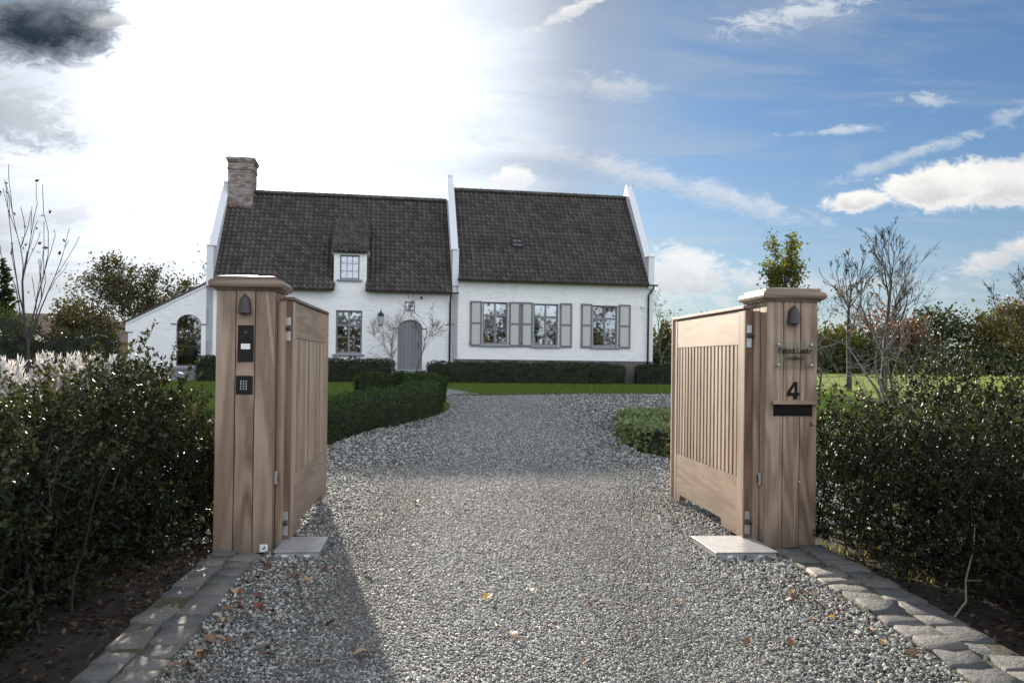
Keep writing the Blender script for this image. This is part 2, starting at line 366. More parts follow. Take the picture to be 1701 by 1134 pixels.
def f_soil(g, b):
    p = geo(g); n = g.noise(p, 9.0, 7, .7); n2 = g.noise(p, 70.0, 5, .7)
    c = g.ramp(g.m('ADD', g.m('MULTIPLY', n, .6), g.m('MULTIPLY', n2, .4)), [(.3, (.012, .009, .007)), (.5, (.030, .022, .015)), (.62, (.060, .043, .026)), (.75, (.085, .070, .035))])
    g.put(b.inputs['Base Color'], c); b.inputs['Roughness'].default_value = .95; bump(g, b, g.m('ADD', n2, n), 1.0, .03)
M['soil'] = mat('dark soil', f_soil)
def f_grass(g, b):
    p = geo(g); n = g.noise(p, .35, 5, .6); n2 = g.noise(p, 9.0, 6, .7); n3 = g.noise(g.v('MULTIPLY', p, (1, .25, 1)), 45.0, 4, .7)
    c = g.mix(n, (.050, .085, .018), (.090, .130, .026))
    c = g.mix(g.m('MULTIPLY', g.ss(n2, .4, .75), .5), c, (.035, .060, .014))
    c = g.mix(g.m('MULTIPLY', n3, .45), c, (.13, .165, .045))
    s = g.sep(p); fld_lit = g.m('MULTIPLY', g.ss(s[0], 5.0, 8.0), g.ss(s[1], 9.0, 13.0)); fld_lit = g.m('MAXIMUM', fld_lit, g.ss(s[1], 45.0, 50.0))  # far field coloured lighter, standing in for sunlit, backlit grass
    c = g.mix(fld_lit, c, g.mix(n, (.15, .20, .035), (.21, .25, .05)))
    g.put(b.inputs['Base Color'], c); b.inputs['Roughness'].default_value = .9; b.inputs['Specular IOR Level'].default_value = .08; bump(g, b, g.m('ADD', n2, n3), .8, .05)
M['grass'] = mat('short lawn', f_grass)
STC = [(0, (.030, .031, .032)), (.22, (.078, .080, .078)), (.42, (.155, .156, .148)), (.58, (.255, .25, .232)), (.645, (.19, .142, .112)), (.72, (.34, .335, .305)), (.88, (.47, .47, .44)), (1, (.66, .66, .62))]
def tyre_fac(g, p):
    """worn tyre lines that curve off to the right in front of the house"""
    s = g.sep(p)
    rr = g.v('LENGTH', g.xyz(g.m('SUBTRACT', s[0], 4.0), g.m('SUBTRACT', s[1], 8.6), 0.0)); w = g.m('MULTIPLY', g.m('SUBTRACT', g.noise(p, .8, 3), .5), .8)
    t = g.m('MAXIMUM', g.ss(g.m('ABSOLUTE', g.m('ADD', g.m('SUBTRACT', rr, 8.8), w)), .45, .05), g.ss(g.m('ABSOLUTE', g.m('ADD', g.m('SUBTRACT', rr, 7.2), w)), .45, .05))
    t = g.m('MULTIPLY', t, g.ss(s[1], 9.0, 13.0))
    return g.m('MAXIMUM', g.m('MULTIPLY', t, 1.6), g.ss(g.noise(g.v('MULTIPLY', p, (.30, 1.0, 1)), .9, 3, .5), .40, .68))
def f_gravel(g, b):
    p = geo(g)
    vo = g.new('ShaderNodeTexVoronoi'); g.put(vo.inputs['Vector'], p); vo.inputs['Scale'].default_value = 58.0
    s = g.new('ShaderNodeSeparateColor'); g.put(s.inputs[0], vo.outputs['Color'])
    c = g.ramp(s.outputs[0], STC)
    edge = g.ss(vo.outputs['Distance'], .35, .75)
    c = g.mix(g.m('MULTIPLY', edge, .85), c, (.035, .033, .030))
    big = g.noise(p, .9, 5, .6)
    c = g.mix(g.m('MULTIPLY', tyre_fac(g, p), .30), c, (.14, .13, .115))
    c = g.mix(g.m('MULTIPLY', g.ss(big, .55, .75), .25), c, (.10, .10, .06))
    g.put(b.inputs['Base Color'], c); c = g.mix(1.0, c, (1.38, 1.40, 1.46), 'MULTIPLY'); g.put(b.inputs['Base Color'], c); b.inputs['Roughness'].default_value = .75
    bump(g, b, g.m('SUBTRACT', 1.0, vo.outputs['Distance']), 1.0, .02)
M['gravel'] = mat('gravel bed', f_gravel)
def f_pebble(g, b):
    a = g.new('ShaderNodeObjectInfo').outputs['Random']
    c = g.ramp(a, STC)
    n = g.noise(objc(g), 2.5, 4, .6)
    c = g.mix(g.m('MULTIPLY', n, .35), c, (.12, .11, .10))
    q = geo(g); sx = g.sep(q)
    run = g.m('ADD', g.m('MULTIPLY', g.ss(g.m('ABSOLUTE', g.m('SUBTRACT', g.m('ABSOLUTE', g.m('ADD', sx[0], g.m('MULTIPLY', sx[1], .03))), .72)), .42, .10), .5), g.m('MULTIPLY', g.ss(g.noise(g.v('MULTIPLY', q, (1.6, .55, 1)), 1.1, 4, .6), .42, .66), .7))
    c = g.mix(g.m('MULTIPLY', g.m('MULTIPLY', run, g.ss(sx[1], 11.0, 8.0)), .60), c, (.095, .088, .078))
    c = g.mix(1.0, c, (1.0, 1.0, .98), 'MULTIPLY')
    g.put(b.inputs['Base Color'], c); b.inputs['Roughness'].default_value = .62; b.inputs['Specular IOR Level'].default_value = .4
M['pebble'] = mat('crushed stone', f_pebble)
M['flag'] = mat('grey paving stone', lambda g, b: (g.put(b.inputs['Base Color'], g.mix(g.noise(geo(g), 5.0, 5, .6), (.16, .155, .16), (.24, .235, .24)))), rough=.8)
M['edgesteel'] = mat('rusty edging strip', color=(.07, .045, .03), rough=.8)
M['farroof'] = mat('neighbour roof tile', lambda g, b: (g.put(b.inputs['Base Color'], g.mix(g.noise(geo(g), 3.0, 4, .6), (.12, .075, .06), (.20, .13, .11)))), rough=.8)
M['farwall'] = mat('neighbour brick', color=(.20, .12, .09), rough=.9)
M['post'] = mat('grey stake wood', f_bark((.09, .075, .058), (.19, .16, .13)))

# ------------------------------------------------------------------ object helpers
def lnk(o, parent=None):
    COL.objects.link(o)
    if parent is not None: o.parent = parent
    return o
def tag(o, label=None, cat=None, group=None, kind=None):
    if label: o['label'] = label
    if cat: o['category'] = cat
    if group: o['group'] = group
    if kind: o['kind'] = kind
    return o
def empty(name, label, cat, loc=(0, 0, 0), rz=0.0, group=None):
    o = bpy.data.objects.new(name, None); o.empty_display_size = .2
    o.location = loc; o.rotation_euler = (0, 0, rz)
    return tag(lnk(o), label, cat, group)
class MB:
    """collects polygons; build() links them as one mesh object"""
    def __init__(s): s.v = []; s.f = []; s.a = []
    def add(s, vs, fs, rnd=0.0):
        k = len(s.v); s.v += [tuple(v) for v in vs]; s.f += [tuple(i+k for i in f) for f in fs]; s.a += [rnd]*len(vs)
        return s
    def box(s, x0, x1, y0, y1, z0, z1, rnd=0.0, bev=0.0):
        if bev > 0:
            b = bev
            vs, fs = bevbox(x0, x1, y0, y1, z0, z1, b); return s.add(vs, fs, rnd)
        vs = [(x0,y0,z0),(x1,y0,z0),(x1,y1,z0),(x0,y1,z0),(x0,y0,z1),(x1,y0,z1),(x1,y1,z1),(x0,y1,z1)]
        return s.add(vs, [(0,3,2,1),(4,5,6,7),(0,1,5,4),(1,2,6,5),(2,3,7,6),(3,0,4,7)], rnd)
    def prism(s, poly, axis, a, b, rnd=0.0):
        """poly: 2-D outline; axis 'x' -> (y,z), 'y' -> (x,z), 'z' -> (x,y)"""
        def P(p, t): return {'x': (t, p[0], p[1]), 'y': (p[0], t, p[1]), 'z': (p[0], p[1], t)}[axis]
        n = len(poly); vs = [P(p, a) for p in poly] + [P(p, b) for p in poly]
        fs = [tuple(range(n-1, -1, -1)), tuple(range(n, 2*n))] + [(i, (i+1) % n, n+(i+1) % n, n+i) for i in range(n)]
        return s.add(vs, fs, rnd)
    def tube(s, pts, rs, n=6, rnd=0.0, cap=True):
        k0 = []; vs = []; fs = []
        prev = None
        for i, p in enumerate(pts):
            p = Vector(p); q0 = Vector(pts[max(i-1, 0)]); q1 = Vector(pts[min(i+1, len(pts)-1)])
            t = (q1-q0); t = t.normalized() if t.length > 1e-9 else Vector((0, 0, 1))
            if prev is None:
                a = t.cross(Vector((0, 0, 1)) if abs(t.z) < .9 else Vector((1, 0, 0))).normalized()
            else:
                a = (prev - t*prev.dot(t)).normalized()
            prev = a; b = t.cross(a); r = rs[i] if hasattr(rs, '__len__') else rs
            for j in range(n):
                an = 2*math.pi*j/n; vs.append(tuple(p + a*(r*math.cos(an)) + b*(r*math.sin(an))))
        for i in range(len(pts)-1):
            for j in range(n): fs.append((i*n+j, i*n+(j+1) % n, (i+1)*n+(j+1) % n, (i+1)*n+j))
        if cap: fs += [tuple(range(n-1, -1, -1)), tuple(range((len(pts)-1)*n, len(pts)*n))]
        return s.add(vs, fs, rnd)
    def loops(s, loops, rnd=0.0, cap=True):
        n = len(loops[0]); vs = [p for l in loops for p in l]
        fs = [(i*n+j, i*n+(j+1) % n, (i+1)*n+(j+1) % n, (i+1)*n+j) for i in range(len(loops)-1) for j in range(n)]
        if cap: fs += [tuple(range(n-1, -1, -1)), tuple(range((len(loops)-1)*n, len(loops)*n))]
        return s.add(vs, fs, rnd)
    def lathe(s, prof, c=(0, 0, 0), n=16, ax='z'):
        L = []
        for r, h in prof:
            l = []
            for j in range(n):
                a = 2*math.pi*j/n; x, y = r*math.cos(a), r*math.sin(a)
                l.append((c[0]+x, c[1]+y, c[2]+h) if ax == 'z' else (c[0]+x, c[1]-h, c[2]+y))
            L.append(l)
        return s.loops(L)
    def build(s, name, m, parent=None, smooth=False, kind=None, label=None):
        me = bpy.data.meshes.new(name); me.from_pydata(s.v, [], s.f)
        at = me.attributes.new('rnd', 'FLOAT', 'POINT'); at.data.foreach_set('value', np.array(s.a, dtype=np.float32))
        bm = bmesh.new(); bm.from_mesh(me); bmesh.ops.recalc_face_normals(bm, faces=bm.faces); bm.to_mesh(me); bm.free()
        me.materials.append(m)
        if smooth: me.shade_smooth()
        o = bpy.data.objects.new(name, me); lnk(o, parent)
        return tag(o, label=label, kind=kind)
def bevbox(x0, x1, y0, y1, z0, z1, b):
    bm = bmesh.new(); bmesh.ops.create_cube(bm, size=1.0)
    for v in bm.verts:
        v.co = ((x0+x1)/2+v.co.x*(x1-x0), (y0+y1)/2+v.co.y*(y1-y0), (z0+z1)/2+v.co.z*(z1-z0))
    bmesh.ops.bevel(bm, geom=list(bm.edges), offset=b, segments=1, affect='EDGES')
    bm.verts.ensure_lookup_table(); bm.verts.index_update()
    vs = [tuple(v.co) for v in bm.verts]; fs = [tuple(v.index for v in f.verts) for f in bm.faces]; bm.free()
    return vs, fs
def nmesh(name, V, F, m, parent=None, rnd=None, kind=None, smooth=False):
    """numpy arrays -> mesh of triangles or quads"""
    me = bpy.data.meshes.new(name); nv, nf, k = len(V), len(F), F.shape[1]
    me.vertices.add(nv); me.vertices.foreach_set('co', np.ascontiguousarray(V, dtype=np.float32).ravel())
    me.loops.add(nf*k); me.loops.foreach_set('vertex_index', np.ascontiguousarray(F, dtype=np.int32).ravel())
    me.polygons.add(nf); me.polygons.foreach_set('loop_start', np.arange(0, nf*k, k, dtype=np.int32))
    if rnd is not None:
        at = me.attributes.new('rnd', 'FLOAT', 'POINT'); at.data.foreach_set('value', np.ascontiguousarray(rnd, dtype=np.float32))
    me.update(calc_edges=True); me.validate(); me.materials.append(m)
    if smooth: me.shade_smooth()
    o = bpy.data.objects.new(name, me); lnk(o, parent); return tag(o, kind=kind)
def unit(a): return a/np.maximum(np.linalg.norm(a, axis=-1, keepdims=True), 1e-9)
def leaf_arrays(rng, P, D, L, width=.5, fold=.18, cur=.15, flat=None):
    """one folded leaf (4 triangles) per point: P base, D direction, L length"""
    n = len(P); D = unit(D)
    R = rng.normal(size=(n, 3))
    if flat is not None: R = R*(1-flat) + np.array([0, 0, 3.0])*flat
    S = unit(np.cross(D, R)); N = np.cross(S, D)
    L = np.asarray(L).reshape(-1, 1); w = L*width*.5
    b = P; t = P + D*L - N*L*cur
    mid = P + D*L*.48
    m_ = mid - N*w*fold*2; l = mid + S*w + N*w*fold; r = mid - S*w + N*w*fold
    V = np.stack([b, m_, t, l, r], 1).reshape(-1, 3)
    base = (np.arange(n)*5)[:, None]
    F = np.concatenate([base+np.array([[0, 4, 1]]), base+np.array([[0, 1, 3]]), base+np.array([[1, 4, 2]]), base+np.array([[1, 2, 3]])], 1).reshape(-1, 3)
    return V, F
def quad_arrays(rng, P, D, L, width=.6):
    n = len(P); D = unit(D); S = unit(np.cross(D, rng.normal(size=(n, 3)))); L = np.asarray(L).reshape(-1, 1)
    w = L*width*.5
    V = np.stack([P, P+D*L*.5+S*w, P+D*L, P+D*L*.5-S*w], 1).reshape(-1, 3)
    F = (np.arange(n)*4)[:, None] + np.array([[0, 1, 2, 3]])
    return V, F
def leaves(name, rng, P, D, L, m, parent, width=.5, quad=False, rnd=None, kind='stuff', **kw):
    V, F = quad_arrays(rng, P, D, L, width) if quad else leaf_arrays(rng, P, D, L, width, **kw)
    k = 4 if quad else 5
    r = rng.random(len(P)) if rnd is None else rnd
    return nmesh(name, V, F, m, parent, np.repeat(r, k), kind)

# ------------------------------------------------------------------ lie of the land
def zg(y):
    t = min(1, max(0, (y-8)/20)); return .3*t*t*(3-2*t)
def zga(y):
    t = np.clip((y-8)/20, 0, 1); return .3*t*t*(3-2*t)
def sheet(name, poly, m, lift, step=None, kind='structure', label=None):
    """flat sheet that follows the ground, from an outline in plan"""
    bm = bmesh.new(); vs = [bm.verts.new((x, y, 0)) for x, y in poly]; bm.faces.new(vs)
    ys = [p[1] for p in poly]
    for yc in np.arange(8.0, 28.01, 1.0):
        if min(ys) < yc < max(ys):
            bmesh.ops.bisect_plane(bm, geom=list(bm.verts)+list(bm.edges)+list(bm.faces), plane_co=(0, yc, 0), plane_no=(0, 1, 0))
    for v in bm.verts: v.co.z = zg(v.co.y) + lift
    bmesh.ops.triangulate(bm, faces=list(bm.faces))
    me = bpy.data.meshes.new(name); bm.to_mesh(me); bm.free(); me.materials.append(m)
    o = lnk(bpy.data.objects.new(name, me))
    return tag(o, kind=kind, label=label)
def smooth_poly(pts, n=8):
    """Catmull-Rom through open list of points"""
    P = [np.array(p, float) for p in pts]; P = [2*P[0]-P[1]] + P + [2*P[-1]-P[-2]]; out = []
    for i in range(1, len(P)-2):
        for k in range(n):
            t = k/n
            out.append(.5*((2*P[i]) + (-P[i-1]+P[i+1])*t + (2*P[i-1]-5*P[i]+4*P[i+1]-P[i+2])*t*t + (-P[i-1]+3*P[i]-3*P[i+1]+P[i+2])*t**3))
    out.append(P[-2]); return [tuple(p) for p in out]
def inside(poly, X, Y):
    res = np.zeros(len(X), bool); n = len(poly); j = n-1
    for i in range(n):
        xi, yi = poly[i]; xj, yj = poly[j]
        c = ((yi > Y) != (yj > Y)) & (X < (xj-xi)*(Y-yi)/((yj-yi) if abs(yj-yi) > 1e-9 else 1e-9)+xi)
        res ^= c; j = i
    return res

BX, BY = math.cos(.1), math.sin(.1)            # across the gateway
AX, AY = -math.sin(.1), math.cos(.1)           # along the drive
def gate_pt(o, u, w): return (o[0]+BX*u+AX*w, o[1]+BY*u+AY*w)
PL = (-1.93, 5.19); PR = (1.77, 5.54)          # front left feet of the two pillars

# the ground: one sheet to the horizon
ys = list(np.arange(-60, 8, 17)) + list(np.arange(8, 29, 1.0)) + [60, 120, 300, 900, 1800]
xs = [-1500, -300, -60, 0, 60, 300, 1500]
V = np.array([(x, y, zg(y)) for y in ys for x in xs]); nx = len(xs)
F = np.array([(j*nx+i, j*nx+i+1, (j+1)*nx+i+1, (j+1)*nx+i) for j in range(len(ys)-1) for i in range(nx-1)])
nmesh('lawn_ground', V, F, M['grass'], kind='structure')
# soil under the two front hedges
soilL = [(-1.42, 1.0), (-1.75, 5.2), (-1.86, 6.6), (-9, 6.4), (-9, 1.0)]
soilR = [(2.05, 1.0), (9, 1.0), (9, 7.4), (2.0, 6.9), (2.0, 5.6)]
sheet('soil', soilL, M['soil'], .006); sheet('soil', soilR, M['soil'], .006)
# gravel drive
edgeL = [(-1.30, -3.0), (-1.36, 2.4), (-1.39, 3.18), (-1.47, 3.94), (-1.60, 5.05), (-1.56, 5.5), (-1.95, 6.6), (-2.75, 8.5), (-2.85, 10.0)]
hedge_line = smooth_poly([(-2.85, 10.0), (-2.62, 11.3), (-2.40, 13.4), (-1.78, 15.6), (-1.45, 17.6), (-1.52, 19.6), (-1.85, 21.4)], 5)
far_edge = smooth_poly([(-1.80, 23.2), (-.87, 23.3), (.9, 24.1), (2.8, 24.6), (4.9, 25.0), (6.8, 24.6), (7.8, 23.0)], 5)
right_side = [(7.3, 20.5), (6.3, 18.4), (4.8, 17.2), (2.6, 16.2), (2.02, 14.4), (1.74, 12.6), (1.78, 11.1), (2.10, 10.4), (3.2, 9.6), (3.6, 8.0), (3.0, 6.8), (2.2, 6.0), (1.78, 5.6), (1.80, 5.38), (1.83, 4.38), (1.86, 3.65), (1.86, 3.0), (1.84, -3.0)]
gravel_poly = edgeL + hedge_line[1:] + far_edge + right_side
sheet('gravel_drive', gravel_poly, M['gravel'], .016)
sheet('flagstone_path', [(-1.85, 21.6), (-1.74, 23.3), (-.75, 23.6), (-1.5, 25.5), (-2.6, 28.5), (-3.7, 33.0), (-4.6, 34.6), (-6.0, 34.3), (-4.8, 30), (-3.5, 25.5), (-2.4, 23.2)], M['flag'], .012)

# loose stones on the drive (instances)
rng = np.random.default_rng(5)
src = bpy.data.collections.new('stones')
for i in range(8):
    bm = bmesh.new(); bmesh.ops.create_icosphere(bm, subdivisions=2, radius=1.0)
    dirs = rng.normal(size=(7, 3)); dirs /= np.linalg.norm(dirs, axis=1)[:, None]; lim = rng.uniform(.55, .85, 7)
    sc = np.array([1.0, rng.uniform(.65, .95), rng.uniform(.5, .8)])
    for v in bm.verts:                                   # crushed stone: a ball cut by flat faces
        c = np.array(v.co)
        for dd, li in zip(dirs, lim):
            k = c @ dd
            if k > li: c = c - dd*(k-li)*.92
        c = c*sc*(1+rng.normal()*.02); v.co = tuple(c)
    me = bpy.data.meshes.new('stone'); bm.to_mesh(me); bm.free(); me.materials.append(M['pebble']); me.shade_smooth()
    so_ = bpy.data.objects.new('stone', me); src.objects.link(so_)
pts = []; scl = []
def scatter(y0, y1, x0, x1, dens, r0, r1, lift=.0):
    n = int((y1-y0)*(x1-x0)*dens); X = rng.uniform(x0, x1, n); Y = rng.uniform(y0, y1, n)
    k = inside(gravel_poly, X, Y); X, Y = X[k], Y[k]; n = len(X)
    R = r0 + (r1-r0)*rng.beta(1.3, 3.2, n)
    # a loose bank of bigger stones along the edges, packed finer in the wheel lines
    side = np.clip((np.abs(X-.15-(Y-4)*-.02)-.9)/.9, 0, 1); R *= .80+.45*side
    Z = zga(Y)+.016+R*.15+side*rng.uniform(0, .02, n)
    pts.append(np.stack([X, Y, Z], 1)); scl.append(R)
scatter(2.2, 4.6, -2.0, 2.3, 8600, .0046, .0160)
scatter(4.6, 6.6, -2.6, 2.6, 7000, .0052, .0165)
scatter(6.6, 9.5, -3.0, 3.8, 4400, .0062, .0175)
scatter(9.5, 14, -3.0, 4.0, 1100, .011, .024)
scatter(14, 25, -3.0, 12.0, 220, .013, .028)
PT = np.concatenate(pts); RS = np.concatenate(scl)
me = bpy.data.meshes.new('gravel'); me.vertices.add(len(PT)); me.vertices.foreach_set('co', PT.astype(np.float32).ravel())
at = me.attributes.new('sc', 'FLOAT', 'POINT'); at.data.foreach_set('value', RS.astype(np.float32))
at = me.attributes.new('rot', 'FLOAT_VECTOR', 'POINT'); at.data.foreach_set('vector', np.stack([rng.normal(0, .35, len(PT)), rng.normal(0, .35, len(PT)), rng.uniform(0, 6.28, len(PT))], 1).astype(np.float32).ravel())
at = me.attributes.new('idx', 'INT', 'POINT'); at.data.foreach_set('value', rng.integers(0, 8, len(PT)).astype(np.int32))
go = lnk(bpy.data.objects.new('gravel', me)); tag(go, 'loose grey crushed gravel covering the drive', kind='stuff')
ng = bpy.data.node_groups.new('scatter stones', 'GeometryNodeTree')
ng.interface.new_socket('Geometry', in_out='INPUT', socket_type='NodeSocketGeometry'); ng.interface.new_socket('Geometry', in_out='OUTPUT', socket_type='NodeSocketGeometry')
gi = ng.nodes.new('NodeGroupInput'); gou = ng.nodes.new('NodeGroupOutput')
ci = ng.nodes.new('GeometryNodeCollectionInfo'); ci.inputs['Collection'].default_value = src; ci.inputs['Separate Children'].default_value = True; ci.inputs['Reset Children'].default_value = True
ip = ng.nodes.new('GeometryNodeInstanceOnPoints'); ip.inputs['Pick Instance'].default_value = True
def nattr(n, t):
    a = ng.nodes.new('GeometryNodeInputNamedAttribute'); a.data_type = t; a.inputs['Name'].default_value = n
    return [o for o in a.outputs if o.enabled and o.name == 'Attribute'][0]
ng.links.new(gi.outputs[0], ip.inputs['Points']); ng.links.new(ci.outputs[0], ip.inputs['Instance'])
ng.links.new(nattr('idx', 'INT'), ip.inputs['Instance Index']); ng.links.new(nattr('sc', 'FLOAT'), ip.inputs['Scale'])
er = ng.nodes.new('FunctionNodeEulerToRotation'); ng.links.new(nattr('rot', 'FLOAT_VECTOR'), er.inputs[0]); ng.links.new(er.outputs[0], ip.inputs['Rotation'])
ng.links.new(ip.outputs[0], gou.inputs[0])
md = go.modifiers.new('stones', 'NODES'); md.node_group = ng

# rusty strip that edges the far lawn
mb = MB(); fe = [(x, y, zg(y)) for x, y in far_edge]
for (a, b) in zip(fe[:-1], fe[1:]):
    nrm = Vector((-(b[1]-a[1]), b[0]-a[0], 0)).normalized()*.02
    lo, hi = -.02, .05
    q = [(a[0], a[1]), (b[0], b[1]), (b[0]+nrm.x, b[1]+nrm.y), (a[0]+nrm.x, a[1]+nrm.y)]
    mb.add([(p[0], p[1], zg(p[1])+lo) for p in q]+[(p[0], p[1], zg(p[1])+hi) for p in q], [(0,3,2,1),(4,5,6,7),(0,1,5,4),(1,2,6,5),(2,3,7,6),(3,0,4,7)])
tag(mb.build('lawn_edging', M['edgesteel']), 'low dark strip edging the far lawn along the gravel', 'edging')

# ------------------------------------------------------------------ the house
T = .17; HO = (-2.53, 36.0, .3)
house = empty('house', 'white brick cottage with dark tiled roofs, grey shutters and brick chimney', 'house', HO, T)
def hpt(s, b, z=0.0): return (HO[0]+s*math.cos(T)-b*math.sin(T), HO[1]+s*math.sin(T)+b*math.cos(T), HO[2]+z)
def arch(s0, s1, zs, zt, n=10):
    """points of a basket arch from (s1, zs) over the top to (s0, zs)"""
    c = (s0+s1)/2; a = (s1-s0)/2; h = zt-zs
    return [(c+a*math.cos(math.pi*i/n), zs+h*math.sin(math.pi*i/n)**.8) for i in range(n+1)]
def wall_with_holes(mb, s0, s1, z0, z1, holes, y0=0.0, depth=.22):
    """front face (at y0) with rectangular or arched holes and their reveals"""
    S = sorted({s0, s1, *[h[0] for h in holes], *[h[1] for h in holes]}); Z = sorted({z0, z1, *[h[2] for h in holes], *[h[3] for h in holes]})
    S = [x for x in S if s0 <= x <= s1]; Z = [x for x in Z if z0 <= x <= z1]
    for i in range(len(S)-1):
        for j in range(len(Z)-1):
            cs, cz = (S[i]+S[i+1])/2, (Z[j]+Z[j+1])/2
            if any(h[0] < cs < h[1] and h[2] < cz < h[3] for h in holes): continue
            mb.add([(S[i], y0, Z[j]), (S[i+1], y0, Z[j]), (S[i+1], y0, Z[j+1]), (S[i], y0, Z[j+1])], [(0, 1, 2, 3)])
    for h in holes:
        a, b, c, d_ = h[:4]
        if len(h) > 4:                                  # arch: spring height h[4]
            pts = arch(a, b, h[4], d_); out = [(b, c)] + pts + [(a, c)]
            half = len(pts)//2
            mb.add([(p[0], y0, p[1]) for p in pts[:half+1]] + [((a+b)/2, y0, d_+1e-4), (b, y0, d_)], [tuple(range(half+3))])
            mb.add([(p[0], y0, p[1]) for p in pts[half:]] + [(a, y0, d_), ((a+b)/2, y0, d_+1e-4)], [tuple(range(len(pts)-half+2))])
        else: out = [(b, c), (b, d_), (a, d_), (a, c)]
        n = len(out)
        for i in range(n):
            p, q = out[i], out[(i+1) % n]
            mb.add([(p[0], y0, p[1]), (q[0], y0, q[1]), (q[0], y0+depth, q[1]), (p[0], y0+depth, p[1])], [(0, 1, 2, 3)])
WIN = {'left': (-5.33, -4.19, 1.21, 3.13), 'dormer': (-5.19, -4.34, 4.50, 5.58), 'small': (-2.31, -1.88, 3.16, 3.58),
       'w1': (1.19, 2.35, 1.72, 3.66), 'w2': (3.55, 4.72, 1.70, 3.64), 'w3': (6.36, 7.56, 1.70, 3.63)}
DOOR = (-2.62, -1.53, .54, 2.77, 2.35); ARCHWIN = (-11.98, -10.97, .59, 2.80, 2.30)
mb = MB()
wall_with_holes(mb, -10.50, -.02, -.4, 4.05, [WIN['left'], WIN['small'], DOOR])
wall_with_holes(mb, -.02, 9.02, 1.05, 4.72, [WIN['w1'], WIN['w2'], WIN['w3']])
wall_with_holes(mb, -5.45, -4.02, 4.05, 5.72, [WIN['dormer']])
# back walls
mb.add([(-.1, 6.95, -.4), (9.1, 6.95, -.4), (9.1, 6.95, 5.12), (-.1, 6.95, 5.12)], [(0, 1, 2, 3)]); mb.add([(-10.6, 6.95, -.4), (-.1, 6.95, -.4), (-.1, 6.95, 4.52), (-10.6, 6.95, 4.52)], [(0, 1, 2, 3)])
mb.build('front_wall', M['white'], house)
mb = MB()
for sa in (-5.44, -4.03): mb.add([(sa, .012, 4.05), (sa, .012, 5.70), (sa, 2.36, 7.44), (sa, 1.1, 5.74)], [(0, 1, 2, 3)])
mb.build('dormer_cheek', M['roofbase'], house)
mb = MB(); mb.box(-.12, 9.32, -.03, .22, -.5, 1.05); mb.build('plinth', M['plinth'], house)
# gables: end walls that stand proud of the roofs
def gable(name, s0, s1, eave, ridge, b_r, peak, kneel, foot=-.4, two=True):
    f = [(-.10, eave-.15), (-.10, kneel), (.42, kneel), (b_r-.42, peak-.55), (b_r-.14, peak-.12), (b_r-.14, peak), (b_r+.14, peak), (b_r+.14, peak-.12)]
    bk = [(b_r*2+.3-.0-.42, kneel), (b_r*2+.3, kneel), (b_r*2+.3, foot)]
    f = [(0, foot), (0, eave-.15)] + f + bk
    mb = MB(); mb.prism(f, 'x', s0, s1); o = mb.build(name, M['coping'], house)
    mb = MB()
    for (p, q) in ((f[3], f[4]), (f[4], f[5]),):
        mb.prism([(p[0]-.03, p[1]+.012), (q[0]-.03, q[1]+.012), (q[0]-.03, q[1]+.06), (p[0]-.03, p[1]+.06)], 'x', s0-.025, s1+.025)
    mb.build('coping_stone', M['coping'], o)
    return o
gable('gable_wall', -.22, .06, 4.5, 9.4, 3.55, 10.15, 5.95)
gable('gable_wall', 9.02, 9.30, 4.6, 9.4, 3.55, 10.12, 5.95)
gable('gable_wall', -10.78, -10.50, 4.2, 8.82, 3.55, 9.3, 5.75)
# pantile roofs
TW, TE = .222, .262                                   # tile width, exposure up the slope
def tile_shape(w=TW, l=TE):
    prof = []
    for i in range(9):
        x = i/8; prof.append((x*w*1.06, .034*math.sin(x*2*math.pi*.98+.4) + .004*x))
    vs = []; 
    for (x, h) in prof: vs += [(x, -.02 - .018*math.sin(i/8*math.pi), h+.036), (x, l+.03, h-.014), (x, -.02 - .018*math.sin(i/8*math.pi), h+.002)]
    fs = []
    for i in range(8):
        a, b = i*3, (i+1)*3
        fs += [(a, b, b+1, a+1), (a+2, b+2, b, a)]
    return vs, fs
tvs, tfs = tile_shape()
tme = bpy.data.meshes.new('roof_tile'); tme.from_pydata(tvs, [], tfs); tme.materials.append(M['tile'])
ta = tme.attributes.new('rnd', 'FLOAT', 'POINT'); tme.shade_smooth()
rt = random.Random(3); n_single = [0]
def pantiles(roof, origin, slope_dir, cols, rows, skip=None, singles=0):
    """tiles on a slope: origin = lower left (s, b, z); slope_dir = (db, dz) unit; singles = lower rows built one by one"""
    mb = MB(); db, dz = slope_dir
    for r in range(rows):
        for c in range(cols):
            s = origin[0] + c*TW; e = r*TE
            if skip and skip(s+TW/2, e): continue
            jx, je, jh, ja = rt.gauss(0, .004), rt.gauss(0, .007), rt.gauss(0, .003), rt.gauss(0, .010)
            def tr(p):
                x, y, h = p; x2 = x+jx-y*ja; y2 = y+x*ja+e+je; h2 = h+jh
                return (s+x2, origin[1]+y2*db-h2*dz, origin[2]+y2*dz+h2*db)
            if r < singles and n_single[0] < 300:
                o = bpy.data.objects.new('roof_tile', tme); lnk(o, roof); n_single[0] += 1
                X = Vector((1, ja*db, ja*dz)); Y = Vector((-ja, db, dz)); Zv = Vector((0, -dz, db)); L = Vector(tr((0, 0, 0)))
                mw = Matrix(((X.x, Y.x, Zv.x, L.x), (X.y, Y.y, Zv.y, L.y), (X.z, Y.z, Zv.z, L.z), (0, 0, 0, 1)))
                o.matrix_local = mw
            else: mb.add([tr(p) for p in tvs], tfs, rt.random())
    return mb.build('roof_tiles', M['tile'], roof, smooth=True, kind='stuff')
